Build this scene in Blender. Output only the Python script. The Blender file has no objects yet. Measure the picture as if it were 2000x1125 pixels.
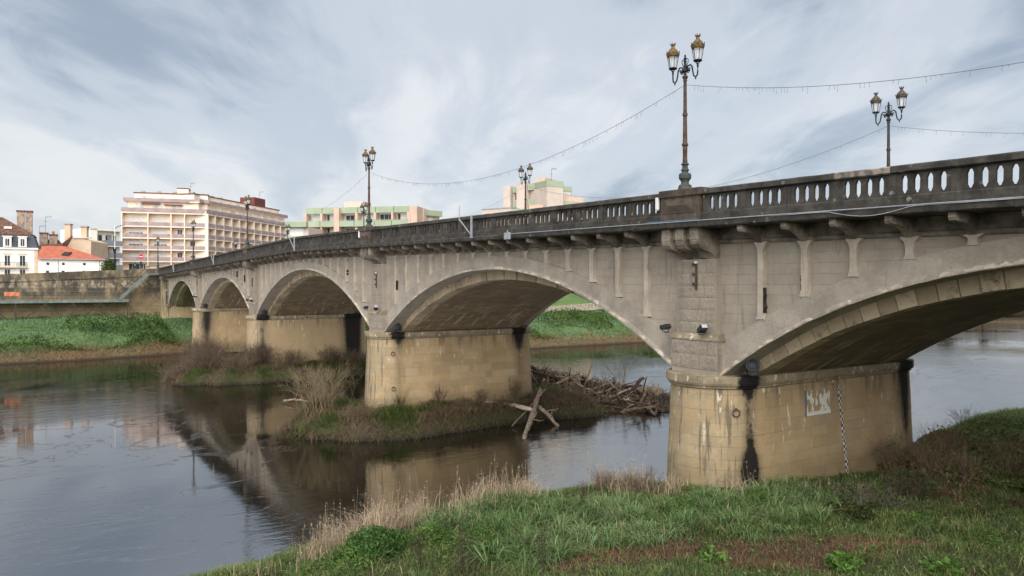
import bpy, math, random
import numpy as np
from mathutils import Vector, Matrix
random.seed(7); rng = np.random.default_rng(11)
S = bpy.context.scene
COL = S.collection
R = math.radians
# ------------------------------------------------------------------ camera
CAM_F = 1480.06 / 2000.0 * 36.0
YAW, PITCH = R(56.9008), R(-0.2374)
EYE = np.array([16.56865, -17.12909, 8.2])
FW = np.array([-math.sin(YAW) * math.cos(PITCH), math.cos(YAW) * math.cos(PITCH), math.sin(PITCH)])
RT = np.array([math.cos(YAW), math.sin(YAW), 0.0])
UP = np.cross(RT, FW)
cd = bpy.data.cameras.new('camera'); co = bpy.data.objects.new('camera', cd); COL.objects.link(co)
cd.lens = CAM_F; cd.sensor_width = 36.0; cd.clip_start = 0.1; cd.clip_end = 6000
co.matrix_world = Matrix(((RT[0], UP[0], -FW[0], EYE[0]), (RT[1], UP[1], -FW[1], EYE[1]), (RT[2], UP[2], -FW[2], EYE[2]), (0, 0, 0, 1)))
S.camera = co
S.view_settings.view_transform = 'Standard'; S.view_settings.look = 'None'
S.view_settings.exposure = EXPOSURE = 1.05; S.view_settings.gamma = 1.0; S.view_settings.use_curve_mapping = False
# ------------------------------------------------------------------ sky: Nishita under a broken overcast
SUN_EL, SUN_AZ = R(38), R(128)          # azimuth measured clockwise from +Y
W = bpy.data.worlds.new('World'); S.world = W; W.use_nodes = True
def sky():
    nt = W.node_tree; nt.nodes.clear(); n = nt.nodes; L = nt.links
    out = n.new('ShaderNodeOutputWorld'); bg = n.new('ShaderNodeBackground'); bg.inputs['Strength'].default_value = 0.1
    sk = n.new('ShaderNodeTexSky'); sk.sky_type = 'NISHITA'; sk.sun_disc = False
    sk.sun_elevation = SUN_EL; sk.sun_rotation = SUN_AZ; sk.air_density = 1.0; sk.dust_density = 2.0
    tc = n.new('ShaderNodeTexCoord'); sep = n.new('ShaderNodeSeparateXYZ'); L.new(tc.outputs['Generated'], sep.inputs[0])
    def m(op, a, b=None, c=None):
        q = n.new('ShaderNodeMath'); q.operation = op
        for i, v in enumerate((a, b, c)):
            if v is None: continue
            if isinstance(v, (int, float)): q.inputs[i].default_value = v
            else: L.new(v, q.inputs[i])
        return q.outputs[0]
    zz = m('ADD', m('MAXIMUM', sep.outputs[2], 0.0), 0.16)
    u = m('DIVIDE', sep.outputs[0], zz); v = m('DIVIDE', sep.outputs[1], zz)
    cb = n.new('ShaderNodeCombineXYZ'); L.new(u, cb.inputs[0]); L.new(v, cb.inputs[1])
    mp = n.new('ShaderNodeMapping'); mp.vector_type = 'TEXTURE'; mp.inputs['Rotation'].default_value = (0, 0, R(152)); mp.inputs['Scale'].default_value = (2.3, 1.0, 1)
    mp.inputs['Location'].default_value = (-4.4, 1.2, 0)
    L.new(cb.outputs[0], mp.inputs['Vector'])
    def noise(sc, det, dist, off=0.0, rough=.55):
        t = n.new('ShaderNodeTexNoise'); t.inputs['Scale'].default_value = sc; t.inputs['Detail'].default_value = det
        t.inputs['Distortion'].default_value = dist; t.inputs['Roughness'].default_value = rough
        a = n.new('ShaderNodeVectorMath'); a.operation = 'ADD'; a.inputs[1].default_value = (off, off * 1.7, off * .3)
        L.new(mp.outputs[0], a.inputs[0]); L.new(a.outputs[0], t.inputs['Vector'])
        return t.outputs['Fac']
    def ramp(v, stops, interp='EASE'):
        rp = n.new('ShaderNodeValToRGB'); L.new(v, rp.inputs[0]); rp.color_ramp.interpolation = interp; e = rp.color_ramp.elements
        e[0].position, e[0].color = stops[0][0], (*stops[0][1], 1); e[1].position, e[1].color = stops[-1][0], (*stops[-1][1], 1)
        for p, c in stops[1:-1]: e.new(p).color = (*c, 1)
        return rp.outputs[0]
    def mix(f, a, b):
        q = n.new('ShaderNodeMix'); q.data_type = 'RGBA'; L.new(f, q.inputs[0]); L.new(a, q.inputs[6]); L.new(b, q.inputs[7]); return q.outputs[2]
    big = noise(0.50, 3, .4, 3.1); mid = noise(1.15, 5, .6, 11.7, .55); small = noise(3.4, 7, .9, 8.2, .6)
    veil = m('ADD', m('MULTIPLY', mid, .7), m('MULTIPLY', small, .3))                 # thin pale deck
    deck = ramp(veil, [(.36, (.52, .57, .64)), (.50, (.585, .63, .69)), (.62, (.67, .70, .74))])
    body = m('ADD', m('ADD', m('MULTIPLY', big, .66), m('MULTIPLY', mid, .24)), m('MULTIPLY', small, .10))   # lower, darker banks of cloud with bright gaps
    bank = ramp(veil, [(.38, (.33, .39, .475)), (.62, (.455, .51, .585))])
    gap = ramp(veil, [(.40, (.69, .715, .745)), (.60, (.80, .805, .81))])
    f1 = n.new('ShaderNodeMapRange'); f1.interpolation_type = 'SMOOTHSTEP'; L.new(body, f1.inputs[0]); f1.inputs[1].default_value = .506; f1.inputs[2].default_value = .446
    f2 = n.new('ShaderNodeMapRange'); f2.interpolation_type = 'SMOOTHSTEP'; L.new(body, f2.inputs[0]); f2.inputs[1].default_value = .525; f2.inputs[2].default_value = .58
    f2m = m('MULTIPLY', f2.outputs[0], .8)
    cloud = mix(f1.outputs[0], mix(f2m, deck, gap), bank)
    sc = n.new('ShaderNodeVectorMath'); sc.operation = 'SCALE'; sc.inputs['Scale'].default_value = SKYK; L.new(cloud, sc.inputs[0])
    mx = n.new('ShaderNodeMix'); mx.data_type = 'RGBA'; mx.inputs[0].default_value = .9
    L.new(sk.outputs[0], mx.inputs[6]); L.new(sc.outputs[0], mx.inputs[7])
    L.new(mx.outputs[2], bg.inputs['Color']); L.new(bg.outputs[0], out.inputs[0])
SKYK = 5.15
sky()
sd = bpy.data.lights.new('sun', 'SUN'); sd.energy = 2.5; sd.angle = R(75); sd.color = (1.0, .97, .92)
so = bpy.data.objects.new('sun', sd); COL.objects.link(so)
sdir = Vector((math.sin(SUN_AZ) * math.cos(SUN_EL), math.cos(SUN_AZ) * math.cos(SUN_EL), math.sin(SUN_EL)))
so.rotation_euler = sdir.to_track_quat('Z', 'Y').to_euler()
# ------------------------------------------------------------------ geometry helpers
def ray(px, py): return FW + RT * (px - 1000) / 1480.06 - UP * (py - 562.5) / 1480.06
def by(px, py, y): d = ray(px, py); return EYE + d * ((y - EYE[1]) / d[1])
def bx(px, py, x): d = ray(px, py); return EYE + d * ((x - EYE[0]) / d[0])
def bz(px, py, z): d = ray(px, py); return EYE + d * ((z - EYE[2]) / d[2])
def bd(px, py, dep): return EYE + ray(px, py) * dep
def link(o, parent=None):
    COL.objects.link(o)
    if parent is not None: o.parent = parent
    return o
def tag(o, label=None, cat=None, group=None, kind=None):
    if label: o['label'] = label
    if cat: o['category'] = cat
    if group: o['group'] = group
    if kind: o['kind'] = kind
    return o
def empty(name, loc=(0, 0, 0), rz=0.0):
    o = bpy.data.objects.new(name, None); o.location = loc; o.rotation_euler = (0, 0, rz); o.empty_display_size = .2
    return link(o)
class MB:
    def __init__(s): s.v = []; s.f = []
    def add(s, vs, fs):
        b = len(s.v); s.v += [tuple(map(float, p)) for p in vs]; s.f += [tuple(i + b for i in q) for q in fs]; return s
    def box(s, x0, x1, y0, y1, z0, z1):
        return s.add([(x0, y0, z0), (x1, y0, z0), (x1, y1, z0), (x0, y1, z0), (x0, y0, z1), (x1, y0, z1), (x1, y1, z1), (x0, y1, z1)],
                     [(0, 3, 2, 1), (4, 5, 6, 7), (0, 1, 5, 4), (1, 2, 6, 5), (2, 3, 7, 6), (3, 0, 4, 7)])
    def bbox(s, x0, x1, y0, y1, z0, z1, b=.01):   # box with chamfered vertical+horizontal front edges (y0 side)
        v = [(x0, y1, z0), (x1, y1, z0), (x1, y1, z1), (x0, y1, z1), (x0, y0 + b, z0), (x1, y0 + b, z0), (x1, y0 + b, z1), (x0, y0 + b, z1),
             (x0 + b, y0, z0 + b), (x1 - b, y0, z0 + b), (x1 - b, y0, z1 - b), (x0 + b, y0, z1 - b)]
        f = [(0, 1, 5, 4), (1, 2, 6, 5), (2, 3, 7, 6), (3, 0, 4, 7), (4, 5, 9, 8), (5, 6, 10, 9), (6, 7, 11, 10), (7, 4, 8, 11), (8, 9, 10, 11), (3, 2, 1, 0)]
        return s.add(v, f)
    def prism(s, poly, a0, a1, axis='x'):   # poly: (p,q) points; axis x -> (y,z), y -> (x,z), z -> (x,y)
        n = len(poly)
        def P(p, a): return {'x': (a, p[0], p[1]), 'y': (p[0], a, p[1]), 'z': (p[0], p[1], a)}[axis]
        vs = [P(p, a0) for p in poly] + [P(p, a1) for p in poly]
        fs = [tuple(range(n)), tuple(range(2 * n - 1, n - 1, -1))] + [(i, i + n, (i + 1) % n + n, (i + 1) % n) for i in range(n)]
        return s.add(vs, fs)
    def lathe(s, prof, n=12, c=(0, 0, 0), sq=0.0):
        vs = []; fs = []
        for r, z in prof:
            for k in range(n):
                a = 2 * math.pi * (k + .5) / n; vs.append((c[0] + r * math.cos(a), c[1] + r * math.sin(a), c[2] + z))
        for i in range(len(prof) - 1):
            for k in range(n): fs.append((i * n + k, i * n + (k + 1) % n, (i + 1) * n + (k + 1) % n, (i + 1) * n + k))
        fs.append(tuple(range(n - 1, -1, -1))); m = (len(prof) - 1) * n; fs.append(tuple(m + k for k in range(n)))
        return s.add(vs, fs)
    def tube(s, pts, r, n=6, r1=None):
        pts = [Vector(p) for p in pts]; N = len(pts); vs = []; fs = []
        for i, p in enumerate(pts):
            t = (pts[min(i + 1, N - 1)] - pts[max(i - 1, 0)]).normalized()
            a = t.cross(Vector((0, 0, 1)));
            if a.length < 1e-3: a = t.cross(Vector((1, 0, 0)))
            a.normalize(); b = t.cross(a)
            rr = r if r1 is None else r + (r1 - r) * i / (N - 1)
            for k in range(n):
                q = 2 * math.pi * k / n; vs.append(p + a * rr * math.cos(q) + b * rr * math.sin(q))
        for i in range(N - 1):
            for k in range(n): fs.append((i * n + k, i * n + (k + 1) % n, (i + 1) * n + (k + 1) % n, (i + 1) * n + k))
        fs.append(tuple(range(n))); fs.append(tuple((N - 1) * n + k for k in range(n - 1, -1, -1)))
        return s.add(vs, fs)
    def bar(s, p, q, w, h=None):    # rectangular bar between two points
        p = Vector(p); q = Vector(q); t = (q - p).normalized(); a = t.cross(Vector((0, 0, 1)))
        if a.length < 1e-3: a = Vector((1, 0, 0))
        a.normalize(); b = a.cross(t).normalized(); h = w if h is None else h
        vs = [c + a * i * w / 2 + b * j * h / 2 for c in (p, q) for i, j in ((-1, -1), (1, -1), (1, 1), (-1, 1))]
        return s.add(vs, [(0, 1, 2, 3), (7, 6, 5, 4), (0, 4, 5, 1), (1, 5, 6, 2), (2, 6, 7, 3), (3, 7, 4, 0)])
    def strip(s, rows):             # rows: list of equal-length point lists -> quads
        n = len(rows[0]); vs = [p for r in rows for p in r]
        return s.add(vs, [(i * n + k, i * n + k + 1, (i + 1) * n + k + 1, (i + 1) * n + k) for i in range(len(rows) - 1) for k in range(n - 1)])
    def mesh(s, name, mat, smooth=False):
        me = bpy.data.meshes.new(name); me.from_pydata(s.v, [], s.f)
        me.materials.append(mat)
        import bmesh
        bm = bmesh.new(); bm.from_mesh(me); bmesh.ops.recalc_face_normals(bm, faces=bm.faces); bm.to_mesh(me); bm.free()
        if smooth: me.polygons.foreach_set('use_smooth', [True] * len(me.polygons))
        return me
    def build(s, name, mat, parent=None, smooth=False, loc=None):
        o = bpy.data.objects.new(name, s.mesh(name, mat, smooth))
        if loc is not None: o.location = loc
        return link(o, parent)
def inst(name, me, parent=None, loc=(0, 0, 0), rot=(0, 0, 0), sc=None):
    o = bpy.data.objects.new(name, me); o.location = loc; o.rotation_euler = rot
    if sc: o.scale = sc
    return link(o, parent)
def copy_tree(o, parent=None):
    c = o.copy(); link(c, parent)
    for ch in o.children: copy_tree(ch, c)
    return c
# ------------------------------------------------------------------ materials
class NT:
    def __init__(s, name):
        s.m = bpy.data.materials.new(name); s.m.use_nodes = True; s.t = s.m.node_tree; s.n = s.t.nodes; s.L = s.t.links
        s.b = s.n['Principled BSDF']; s.b.inputs['Roughness'].default_value = .9; s.b.inputs['Specular IOR Level'].default_value = .25
        g = s.n.new('ShaderNodeNewGeometry'); s.pos = g.outputs['Position']; s.nor = g.outputs['True Normal']
        q = s.n.new('ShaderNodeSeparateXYZ'); s.L.new(s.pos, q.inputs[0]); s.x, s.y, s.z = q.outputs
    def put(s, sock, v):
        if isinstance(v, (int, float)): sock.default_value = v
        elif isinstance(v, tuple): sock.default_value = v if len(v) == len(sock.default_value) else (*v, 1)
        else: s.L.new(v, sock)
    def math(s, op, a, b=None, c=None, clamp=False):
        q = s.n.new('ShaderNodeMath'); q.operation = op; q.use_clamp = clamp
        for i, v in enumerate((a, b, c)):
            if v is not None: s.put(q.inputs[i], v)
        return q.outputs[0]
    def vscale(s, v, sc):
        q = s.n.new('ShaderNodeVectorMath'); q.operation = 'MULTIPLY'; s.put(q.inputs[0], v); q.inputs[1].default_value = sc; return q.outputs[0]
    def noise(s, scale, detail=4, rough=.55, dist=0., vec=None, stretch=None, col=False):
        v = s.pos if vec is None else vec
        if stretch: v = s.vscale(v, stretch)
        q = s.n.new('ShaderNodeTexNoise'); s.L.new(v, q.inputs['Vector']); q.inputs['Scale'].default_value = scale
        q.inputs['Detail'].default_value = detail; q.inputs['Roughness'].default_value = rough; q.inputs['Distortion'].default_value = dist
        return q.outputs['Color' if col else 'Fac']
    def vor(s, scale, feat='F1', vec=None, rnd=1.0):
        q = s.n.new('ShaderNodeTexVoronoi'); q.feature = feat; s.L.new(s.pos if vec is None else vec, q.inputs['Vector']); q.inputs['Scale'].default_value = scale
        q.inputs['Randomness'].default_value = rnd
        return q.outputs['Distance']
    def ss(s, v, a, b, lo=0., hi=1.):    # smoothstep map
        q = s.n.new('ShaderNodeMapRange'); q.interpolation_type = 'SMOOTHSTEP'; s.put(q.inputs[0], v)
        q.inputs[1].default_value = a; q.inputs[2].default_value = b; q.inputs[3].default_value = lo; q.inputs[4].default_value = hi
        return q.outputs[0]
    def mix(s, fac, a, b, mode='MIX'):
        q = s.n.new('ShaderNodeMix'); q.data_type = 'RGBA'; q.blend_type = mode; q.clamp_factor = True
        s.put(q.inputs[0], fac); s.put(q.inputs[6], a); s.put(q.inputs[7], b); return q.outputs[2]
    def rand(s):
        return s.n.new('ShaderNodeObjectInfo').outputs['Random']
    def attr(s, name):
        q = s.n.new('ShaderNodeAttribute'); q.attribute_name = name; return q.outputs['Color']
    def bump(s, h, strength=.4, dist=.02, prev=None):
        q = s.n.new('ShaderNodeBump'); q.inputs['Strength'].default_value = strength; q.inputs['Distance'].default_value = dist
        s.put(q.inputs['Height'], h)
        if prev is not None: s.L.new(prev, q.inputs['Normal'])
        return q.outputs[0]
    def out(s, col, rough=None, nrm=None):
        s.put(s.b.inputs['Base Color'], col)
        if rough is not None: s.put(s.b.inputs['Roughness'], rough)
        if nrm is not None: s.L.new(nrm, s.b.inputs['Normal'])
        return s.m
def plain(name, c, rough=.7, var=.12, scale=3., metal=0., bump=.0, fine=25.):
    t = NT(name); a = t.noise(scale, 5); 
    k = t.mix(t.ss(a, .3, .7), tuple(x * (1 - var) for x in c), tuple(min(1, x * (1 + var)) for x in c))
    t.b.inputs['Metallic'].default_value = metal
    return t.out(k, rough, t.bump(t.noise(fine, 4), bump, .01) if bump else None)
def m_wall():      # greige spandrel concrete and stone
    t = NT('spandrel_stone'); r = t.rand()
    a = t.noise(.9, 6, .6); b = t.noise(14, 5, .65)
    c = t.mix(t.ss(a, .3, .7), (.262, .222, .178), (.345, .296, .242))
    c = t.mix(t.math('MULTIPLY', t.ss(r, 0, 1), .30), c, (.365, .31, .25))
    c = t.mix(t.ss(t.noise(2.4, 6, .7, .3, stretch=(1.5, 1.5, .16)), .54, .70, 0, .6), c, (.17, .15, .125)); c = t.mix(t.ss(t.noise(1.3, 6, .7), .56, .72, 0, .5), c, (.235, .20, .16)); c = t.mix(t.ss(t.noise(.6, 5, .6, .4), .58, .66, 0, .35), c, (.42, .37, .31))
    c = t.mix(t.ss(b, .62, .8, 0, .5), c, (.2, .17, .14))
    n = t.bump(b, .35, .02); n = t.bump(t.noise(60, 3), .3, .006, n)
    return t.out(c, .93, n)
def m_wallback():
    t = NT('spandrel_mortar'); return t.out(t.mix(t.noise(2, 5), (.27, .225, .175), (.37, .31, .25)), .95)
def m_soot():      # bracket and corbel stone, soot stained
    t = NT('sooty_bracket_stone'); a = t.noise(1.6, 6, .65)
    c = t.mix(t.ss(a, .38, .66), (.115, .098, .08), (.30, .25, .195)); c = t.mix(t.ss(t.noise(5, 6, .7), .55, .7, 0, .6), c, (.07, .06, .05))
    return t.out(c, .93, t.bump(t.noise(20, 5, .7), .5, .02))
def m_rough():     # rough ring concrete: pitted aggregate
    t = NT('pitted_ring_concrete')
    a = t.noise(1.3, 6, .65); b = t.noise(22, 6, .75); v = t.vor(26)
    c = t.mix(t.ss(a, .3, .7), (.27, .235, .192), (.40, .35, .29))
    c = t.mix(t.ss(b, .52, .66, 0, .6), c, (.17, .146, .12)); c = t.mix(t.ss(t.noise(34, 4, .7), .60, .72, 0, .45), c, (.45, .40, .34))
    c = t.mix(t.ss(t.noise(6, 6, .7), .62, .75, 0, .5), c, (.60, .55, .47))
    c = t.mix(t.ss(t.noise(3, 6, .7, .3, stretch=(1.5, 1.5, .22)), .6, .8, 0, .6), c, (.15, .13, .11))
    n = t.bump(b, .8, .03); n = t.bump(v, .5, .015, n)
    return t.out(c, .95, n)
def m_rib():       # paler rendered ribs with stains
    t = NT('rendered_rib'); a = t.noise(2.0, 6, .6); s = t.noise(4, 6, .7, .4, stretch=(1.6, 1.6, .3))
    c = t.mix(t.ss(a, .3, .7), (.35, .30, .243), (.48, .415, .34))
    c = t.mix(t.ss(s, .56, .72, 0, .65), c, (.14, .12, .10))
    return t.out(c, .93, t.bump(t.noise(20, 5, .7), .4, .02))
def m_dark():      # blackened parapet with lichen
    t = NT('blackened_parapet_stone'); a = t.noise(2.2, 7, .7); b = t.noise(30, 5, .7)
    c = t.mix(t.ss(a, .3, .72), (.028, .026, .023), (.090, .080, .069))
    c = t.mix(t.ss(t.noise(5, 7, .75, .5), .58, .74, 0, .7), c, (.145, .125, .103))
    dv = t.n.new('ShaderNodeVectorMath'); dv.operation = 'MULTIPLY_ADD'; t.L.new(t.noise(7, 4, .7, col=True), dv.inputs[0]); dv.inputs[1].default_value = (.22, .22, .22); t.L.new(t.pos, dv.inputs[2])
    l = t.math('MULTIPLY', t.ss(t.vor(3.6, vec=dv.outputs[0]), .27, .16), t.ss(t.noise(1.7, 4), .51, .60))
    c = t.mix(t.math('MULTIPLY', l, t.ss(t.noise(40, 4), .35, .65)), c, (.33, .305, .25))
    c = t.mix(t.ss(t.noise(9, 6, .8), .63, .70, 0, .7), c, (.34, .30, .25))
    n = t.bump(a, .5, .03); n = t.bump(b, .6, .012, n)
    return t.out(c, .95, n)
def m_pier():      # tan ashlar, lime runs, black pipe stains
    t = NT('tan_pier_ashlar'); r = t.rand()
    a = t.noise(.7, 6, .6); b = t.noise(18, 5, .7)
    c = t.mix(t.ss(a, .32, .68), (.365, .252, .132), (.47, .335, .182))
    c = t.mix(t.math('MULTIPLY', r, .42), c, (.49, .385, .245))
    c = t.mix(t.ss(t.math('FRACT', t.math('MULTIPLY', r, 7.31)), .66, 1, 0, .4), c, (.29, .215, .13))
    c = t.mix(t.ss(t.math('FRACT', t.math('MULTIPLY', r, 23.7)), .8, 1, 0, .35), c, (.44, .37, .27))
    c = t.mix(t.ss(t.noise(6, 6, .75, .6, stretch=(1, 1, 2.2)), .52, .72, 0, .45), c, (.22, .16, .09))
    c = t.mix(t.ss(t.noise(2.4, 7, .75, .3), .57, .70, 0, .55), c, (.55, .45, .30))
    # nose of the pier is greyer where the rain runs
    nose = t.math('MULTIPLY', t.ss(t.y, 1.7, .6), t.ss(t.noise(1.6, 5, .7), .36, .62, .2, 1))
    c = t.mix(t.math('MULTIPLY', nose, .6), c, (.275, .235, .165))
    c = t.mix(t.math('MULTIPLY', t.ss(t.y, 1.7, .6), t.ss(t.noise(3, 5, .6, .2, stretch=(2, 2, .14)), .54, .62, 0, .75)), c, (.12, .10, .075))
    # grey run-off under the cap and damp, silty foot
    c = t.mix(t.math('MULTIPLY', t.ss(t.z, 4.0, 5.2), t.ss(t.noise(2.2, 5, .6, .2, stretch=(1.6, 1.6, .15)), .48, .62, 0, .7)), c, (.13, .105, .075))
    ft = t.math('ADD', t.z, t.math('MULTIPLY', t.math('SUBTRACT', t.noise(1.1, 6, .7), .5), 1.6))
    c = t.mix(t.math('MULTIPLY', t.ss(ft, 2.0, .8, 0, .65), t.ss(t.x, -8, -12)), c, (.16, .13, .075)); c = t.mix(t.math('MULTIPLY', t.ss(ft, 3.2, 2.2, 0, .5), t.ss(t.x, -12, -8)), c, (.21, .17, .095))
    # white lime runs
    run = t.noise(5.5, 3, .5, 0, stretch=(1, 1, .16)); spot = t.noise(3.1, 6, .7)
    c = t.mix(t.math('MULTIPLY', t.math('MULTIPLY', t.ss(run, .635, .67), t.ss(spot, .47, .56)), t.ss(t.z, 2.2, 4.6, .15, .75)), c, (.72, .66, .56))
    c = t.mix(t.ss(t.noise(2.7, 8, .8, 1.2), .665, .69, 0, .75), c, (.72, .64, .52))
    # moss yellow on the upstream edge of the second pier
    my = t.math('MULTIPLY', t.ss(t.math('ABSOLUTE', t.math('ADD', t.x, 26.2)), .5, .25), t.ss(t.noise(2.5, 5), .45, .6))
    c = t.mix(t.math('MULTIPLY', my, t.ss(t.z, 5.2, 4.3)), c, (.36, .26, .03))
    # black drain stains: (x, y, width top, mid, bottom, z of the swelling)
    wob = t.math('MULTIPLY', t.math('SUBTRACT', t.noise(3.5, 5, .7), .5), .36)
    wob2 = t.math('MULTIPLY', t.math('SUBTRACT', t.noise(16, 4, .7), .5), .16)
    def stain(cx, cy, prof, soft=.06):
        nonlocal c
        q = t.n.new('ShaderNodeFloatCurve'); t.L.new(t.math('DIVIDE', t.z, 6.0), q.inputs['Value']); cv = q.mapping.curves[0]
        cv.points[0].location = (0, prof[0][1]); cv.points[-1].location = (1, prof[-1][1])
        for z, w in prof: cv.points.new(z / 6.0, w)
        q.mapping.update()
        dx = t.math('SUBTRACT', t.x, cx); dy = t.math('SUBTRACT', t.y, cy)
        d = t.math('SQRT', t.math('ADD', t.math('MULTIPLY', dx, dx), t.math('MULTIPLY', dy, dy)))
        d = t.math('ADD', t.math('ADD', d, t.math('MULTIPLY', wob, .8)), wob2)
        f = t.math('SUBTRACT', q.outputs[0], d)
        c = t.mix(t.ss(f, -soft * 4.5, soft, 0, .55), c, (.055, .045, .032)); c = t.mix(t.ss(f, -soft, soft, 0, .97), c, (.012, .011, .010))
    stain(1.6, 1.18, [(1.6, .05), (2.0, .26), (2.6, .34), (3.0, .30), (3.4, .17), (4.6, .155), (5.0, .28), (5.5, .42)])
    stain(1.55, 9.55, [(2.4, -.1), (3.2, .12), (4.0, .25), (5.2, .42), (5.6, .5)], .16)
    stain(-23.4, 1.2, [(4.4, -.05), (4.9, .2), (5.5, .42)], .14)
    stain(-23.4, 9.5, [(3.6, -.1), (4.4, .25), (5.5, .5)], .2)
    stain(-51.4, 9.3, [(.4, .55), (2.5, .75), (4.0, .8), (5.5, .9)], .2)
    stain(-51.4, .9, [(1.2, .5), (2.4, .4), (3.2, .1), (4.9, .1), (5.5, .5)], .2)
    stain(-76.3, 1.2, [(2.4, .2), (3.5, .4), (5.5, .5)], .3)
    n = t.bump(b, .35, .02); n = t.bump(t.noise(5, 6, .7), .4, .04, n)
    return t.out(c, .9, n)
def m_core():
    t = NT('mortar_core'); return t.out(t.mix(t.noise(6, 4), (.30, .225, .13), (.42, .335, .215)), .95)
def m_vault():     # sooty coursed soffit with lime drips running down the curve
    t = NT('vault_soffit_stone')
    br = t.n.new('ShaderNodeTexBrick'); br.inputs['Scale'].default_value = 1.0
    uv = t.n.new('ShaderNodeUVMap'); t.L.new(uv.outputs[0], br.inputs['Vector'])
    for k, v in (('Mortar Size', .014), ('Mortar Smooth', .4), ('Brick Width', .75), ('Row Height', .30), ('Bias', 0.)): br.inputs[k].default_value = v
    br.inputs['Color1'].default_value = (.20, .150, .092, 1); br.inputs['Color2'].default_value = (.29, .225, .14, 1); br.inputs['Mortar'].default_value = (.10, .075, .048, 1)
    st = t.n.new('ShaderNodeVectorMath'); st.operation = 'MULTIPLY'; t.L.new(uv.outputs[0], st.inputs[0]); st.inputs[1].default_value = (2.6, .45, 1)
    a = t.noise(1.0, 6, .65, .4, vec=st.outputs[0]); k = t.noise(.55, 6, .6)
    c = t.mix(t.ss(k, .35, .65, 0, .7), br.outputs['Color'], (.15, .115, .075))
    c = t.mix(t.math('MULTIPLY', t.ss(a, .54, .64, 0, .6), t.ss(t.z, 7.6, 6.0, .12, 1)), c, (.52, .47, .39))
    c = t.mix(t.ss(t.noise(1.4, 5), .58, .72, 0, .6), c, (.36, .27, .16))
    n = t.bump(br.outputs['Fac'], -.8, .04); n = t.bump(t.noise(9, 6, .7), .6, .05, n)
    return t.out(c, .92, n)
def m_vous():
    t = NT('voussoir_stone'); r = t.rand()
    c = t.mix(r, (.30, .235, .155), (.46, .37, .26)); c = t.mix(t.ss(t.noise(2.5, 6, .7), .52, .7, 0, .8), c, (.085, .072, .055))
    c = t.mix(t.ss(t.noise(4, 5, .6, .3), .66, .74, 0, .8), c, (.5, .46, .4))
    return t.out(c, .92, t.bump(t.noise(14, 5, .7), .5, .025))
M = dict(wall=m_wall(), rough=m_rough(), rib=m_rib(), dark=m_dark(), pier=m_pier(), core=m_core(), vault=m_vault(), vous=m_vous(), wallback=m_wallback(), soot=m_soot())
def m_cap():
    t = NT('weathered_cap_stone'); a = t.noise(1.4, 6, .65)
    c = t.mix(t.ss(a, .32, .68), (.20, .165, .115), (.36, .29, .185))
    c = t.mix(t.ss(t.noise(4, 6, .7), .55, .68, 0, .7), c, (.10, .085, .062))
    c = t.mix(t.ss(t.noise(6, 4, .6, 0, stretch=(1, 1, .3)), .60, .66, 0, .85), c, (.64, .59, .5))
    c = t.mix(t.math('MULTIPLY', t.ss(t.vor(7), .14, .06), t.ss(t.noise(2, 3), .5, .6)), c, (.75, .72, .64))
    def blk(cx, cy, r):
        nonlocal c
        dx = t.math('SUBTRACT', t.x, cx); dy = t.math('SUBTRACT', t.y, cy)
        d = t.math('ADD', t.math('SQRT', t.math('ADD', t.math('MULTIPLY', dx, dx), t.math('MULTIPLY', dy, dy))), t.math('MULTIPLY', t.math('SUBTRACT', t.noise(5, 5, .7), .5), .5))
        c = t.mix(t.ss(d, r * 1.2, r * .8), c, (.012, .011, .010))
    blk(1.65, 1.1, .42); blk(1.65, 9.5, .5); blk(-23.3, 1.1, .45); blk(-23.3, 9.5, .55); blk(-51.3, 9.3, .9); blk(-51.3, .9, .6)
    return t.out(c, .92, t.bump(t.noise(16, 5, .7), .5, .02))
def m_road():
    t = NT('asphalt'); return t.out(t.mix(t.noise(8, 5), (.04, .04, .042), (.07, .07, .07)), .9)
M['cap'] = m_cap(); M['road'] = m_road()
M['iron'] = plain('black_cast_iron', (.022, .027, .030), .55, .3, 6, .3, .2)
M['rust'] = plain('brown_painted_iron', (.085, .050, .036), .65, .4, 7, .1, .3)
M['greeniron'] = plain('verdigris_iron', (.060, .068, .062), .65, .3, 9, .1, .4)
M['gold'] = plain('gilded_metal', (.155, .10, .042), .55, .45, 12, .35, .3)
M['dullgold'] = plain('tarnished_bronze', (.10, .08, .06), .55, .3, 12, .3, .2)
M['steel'] = plain('galvanised_steel', (.33, .35, .37), .5, .15, 8, .3)
M['white'] = plain('white_paint', (.74, .73, .70), .6, .06, 3)
M['cable'] = plain('grey_cable', (.16, .16, .17), .7, .1)
M['lightwire'] = plain('pale_light_wire', (.42, .43, .45), .6, .1)
M['black'] = plain('black_housing', (.03, .035, .04), .45, .2, 8)
def m_glass(name, c, tr=.75):
    t = NT(name); t.b.inputs['Alpha'].default_value = 1 - tr; return t.out(c, .12)
M['lampglass'] = m_glass('lantern_glass', (.85, .86, .87), .62)

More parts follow.
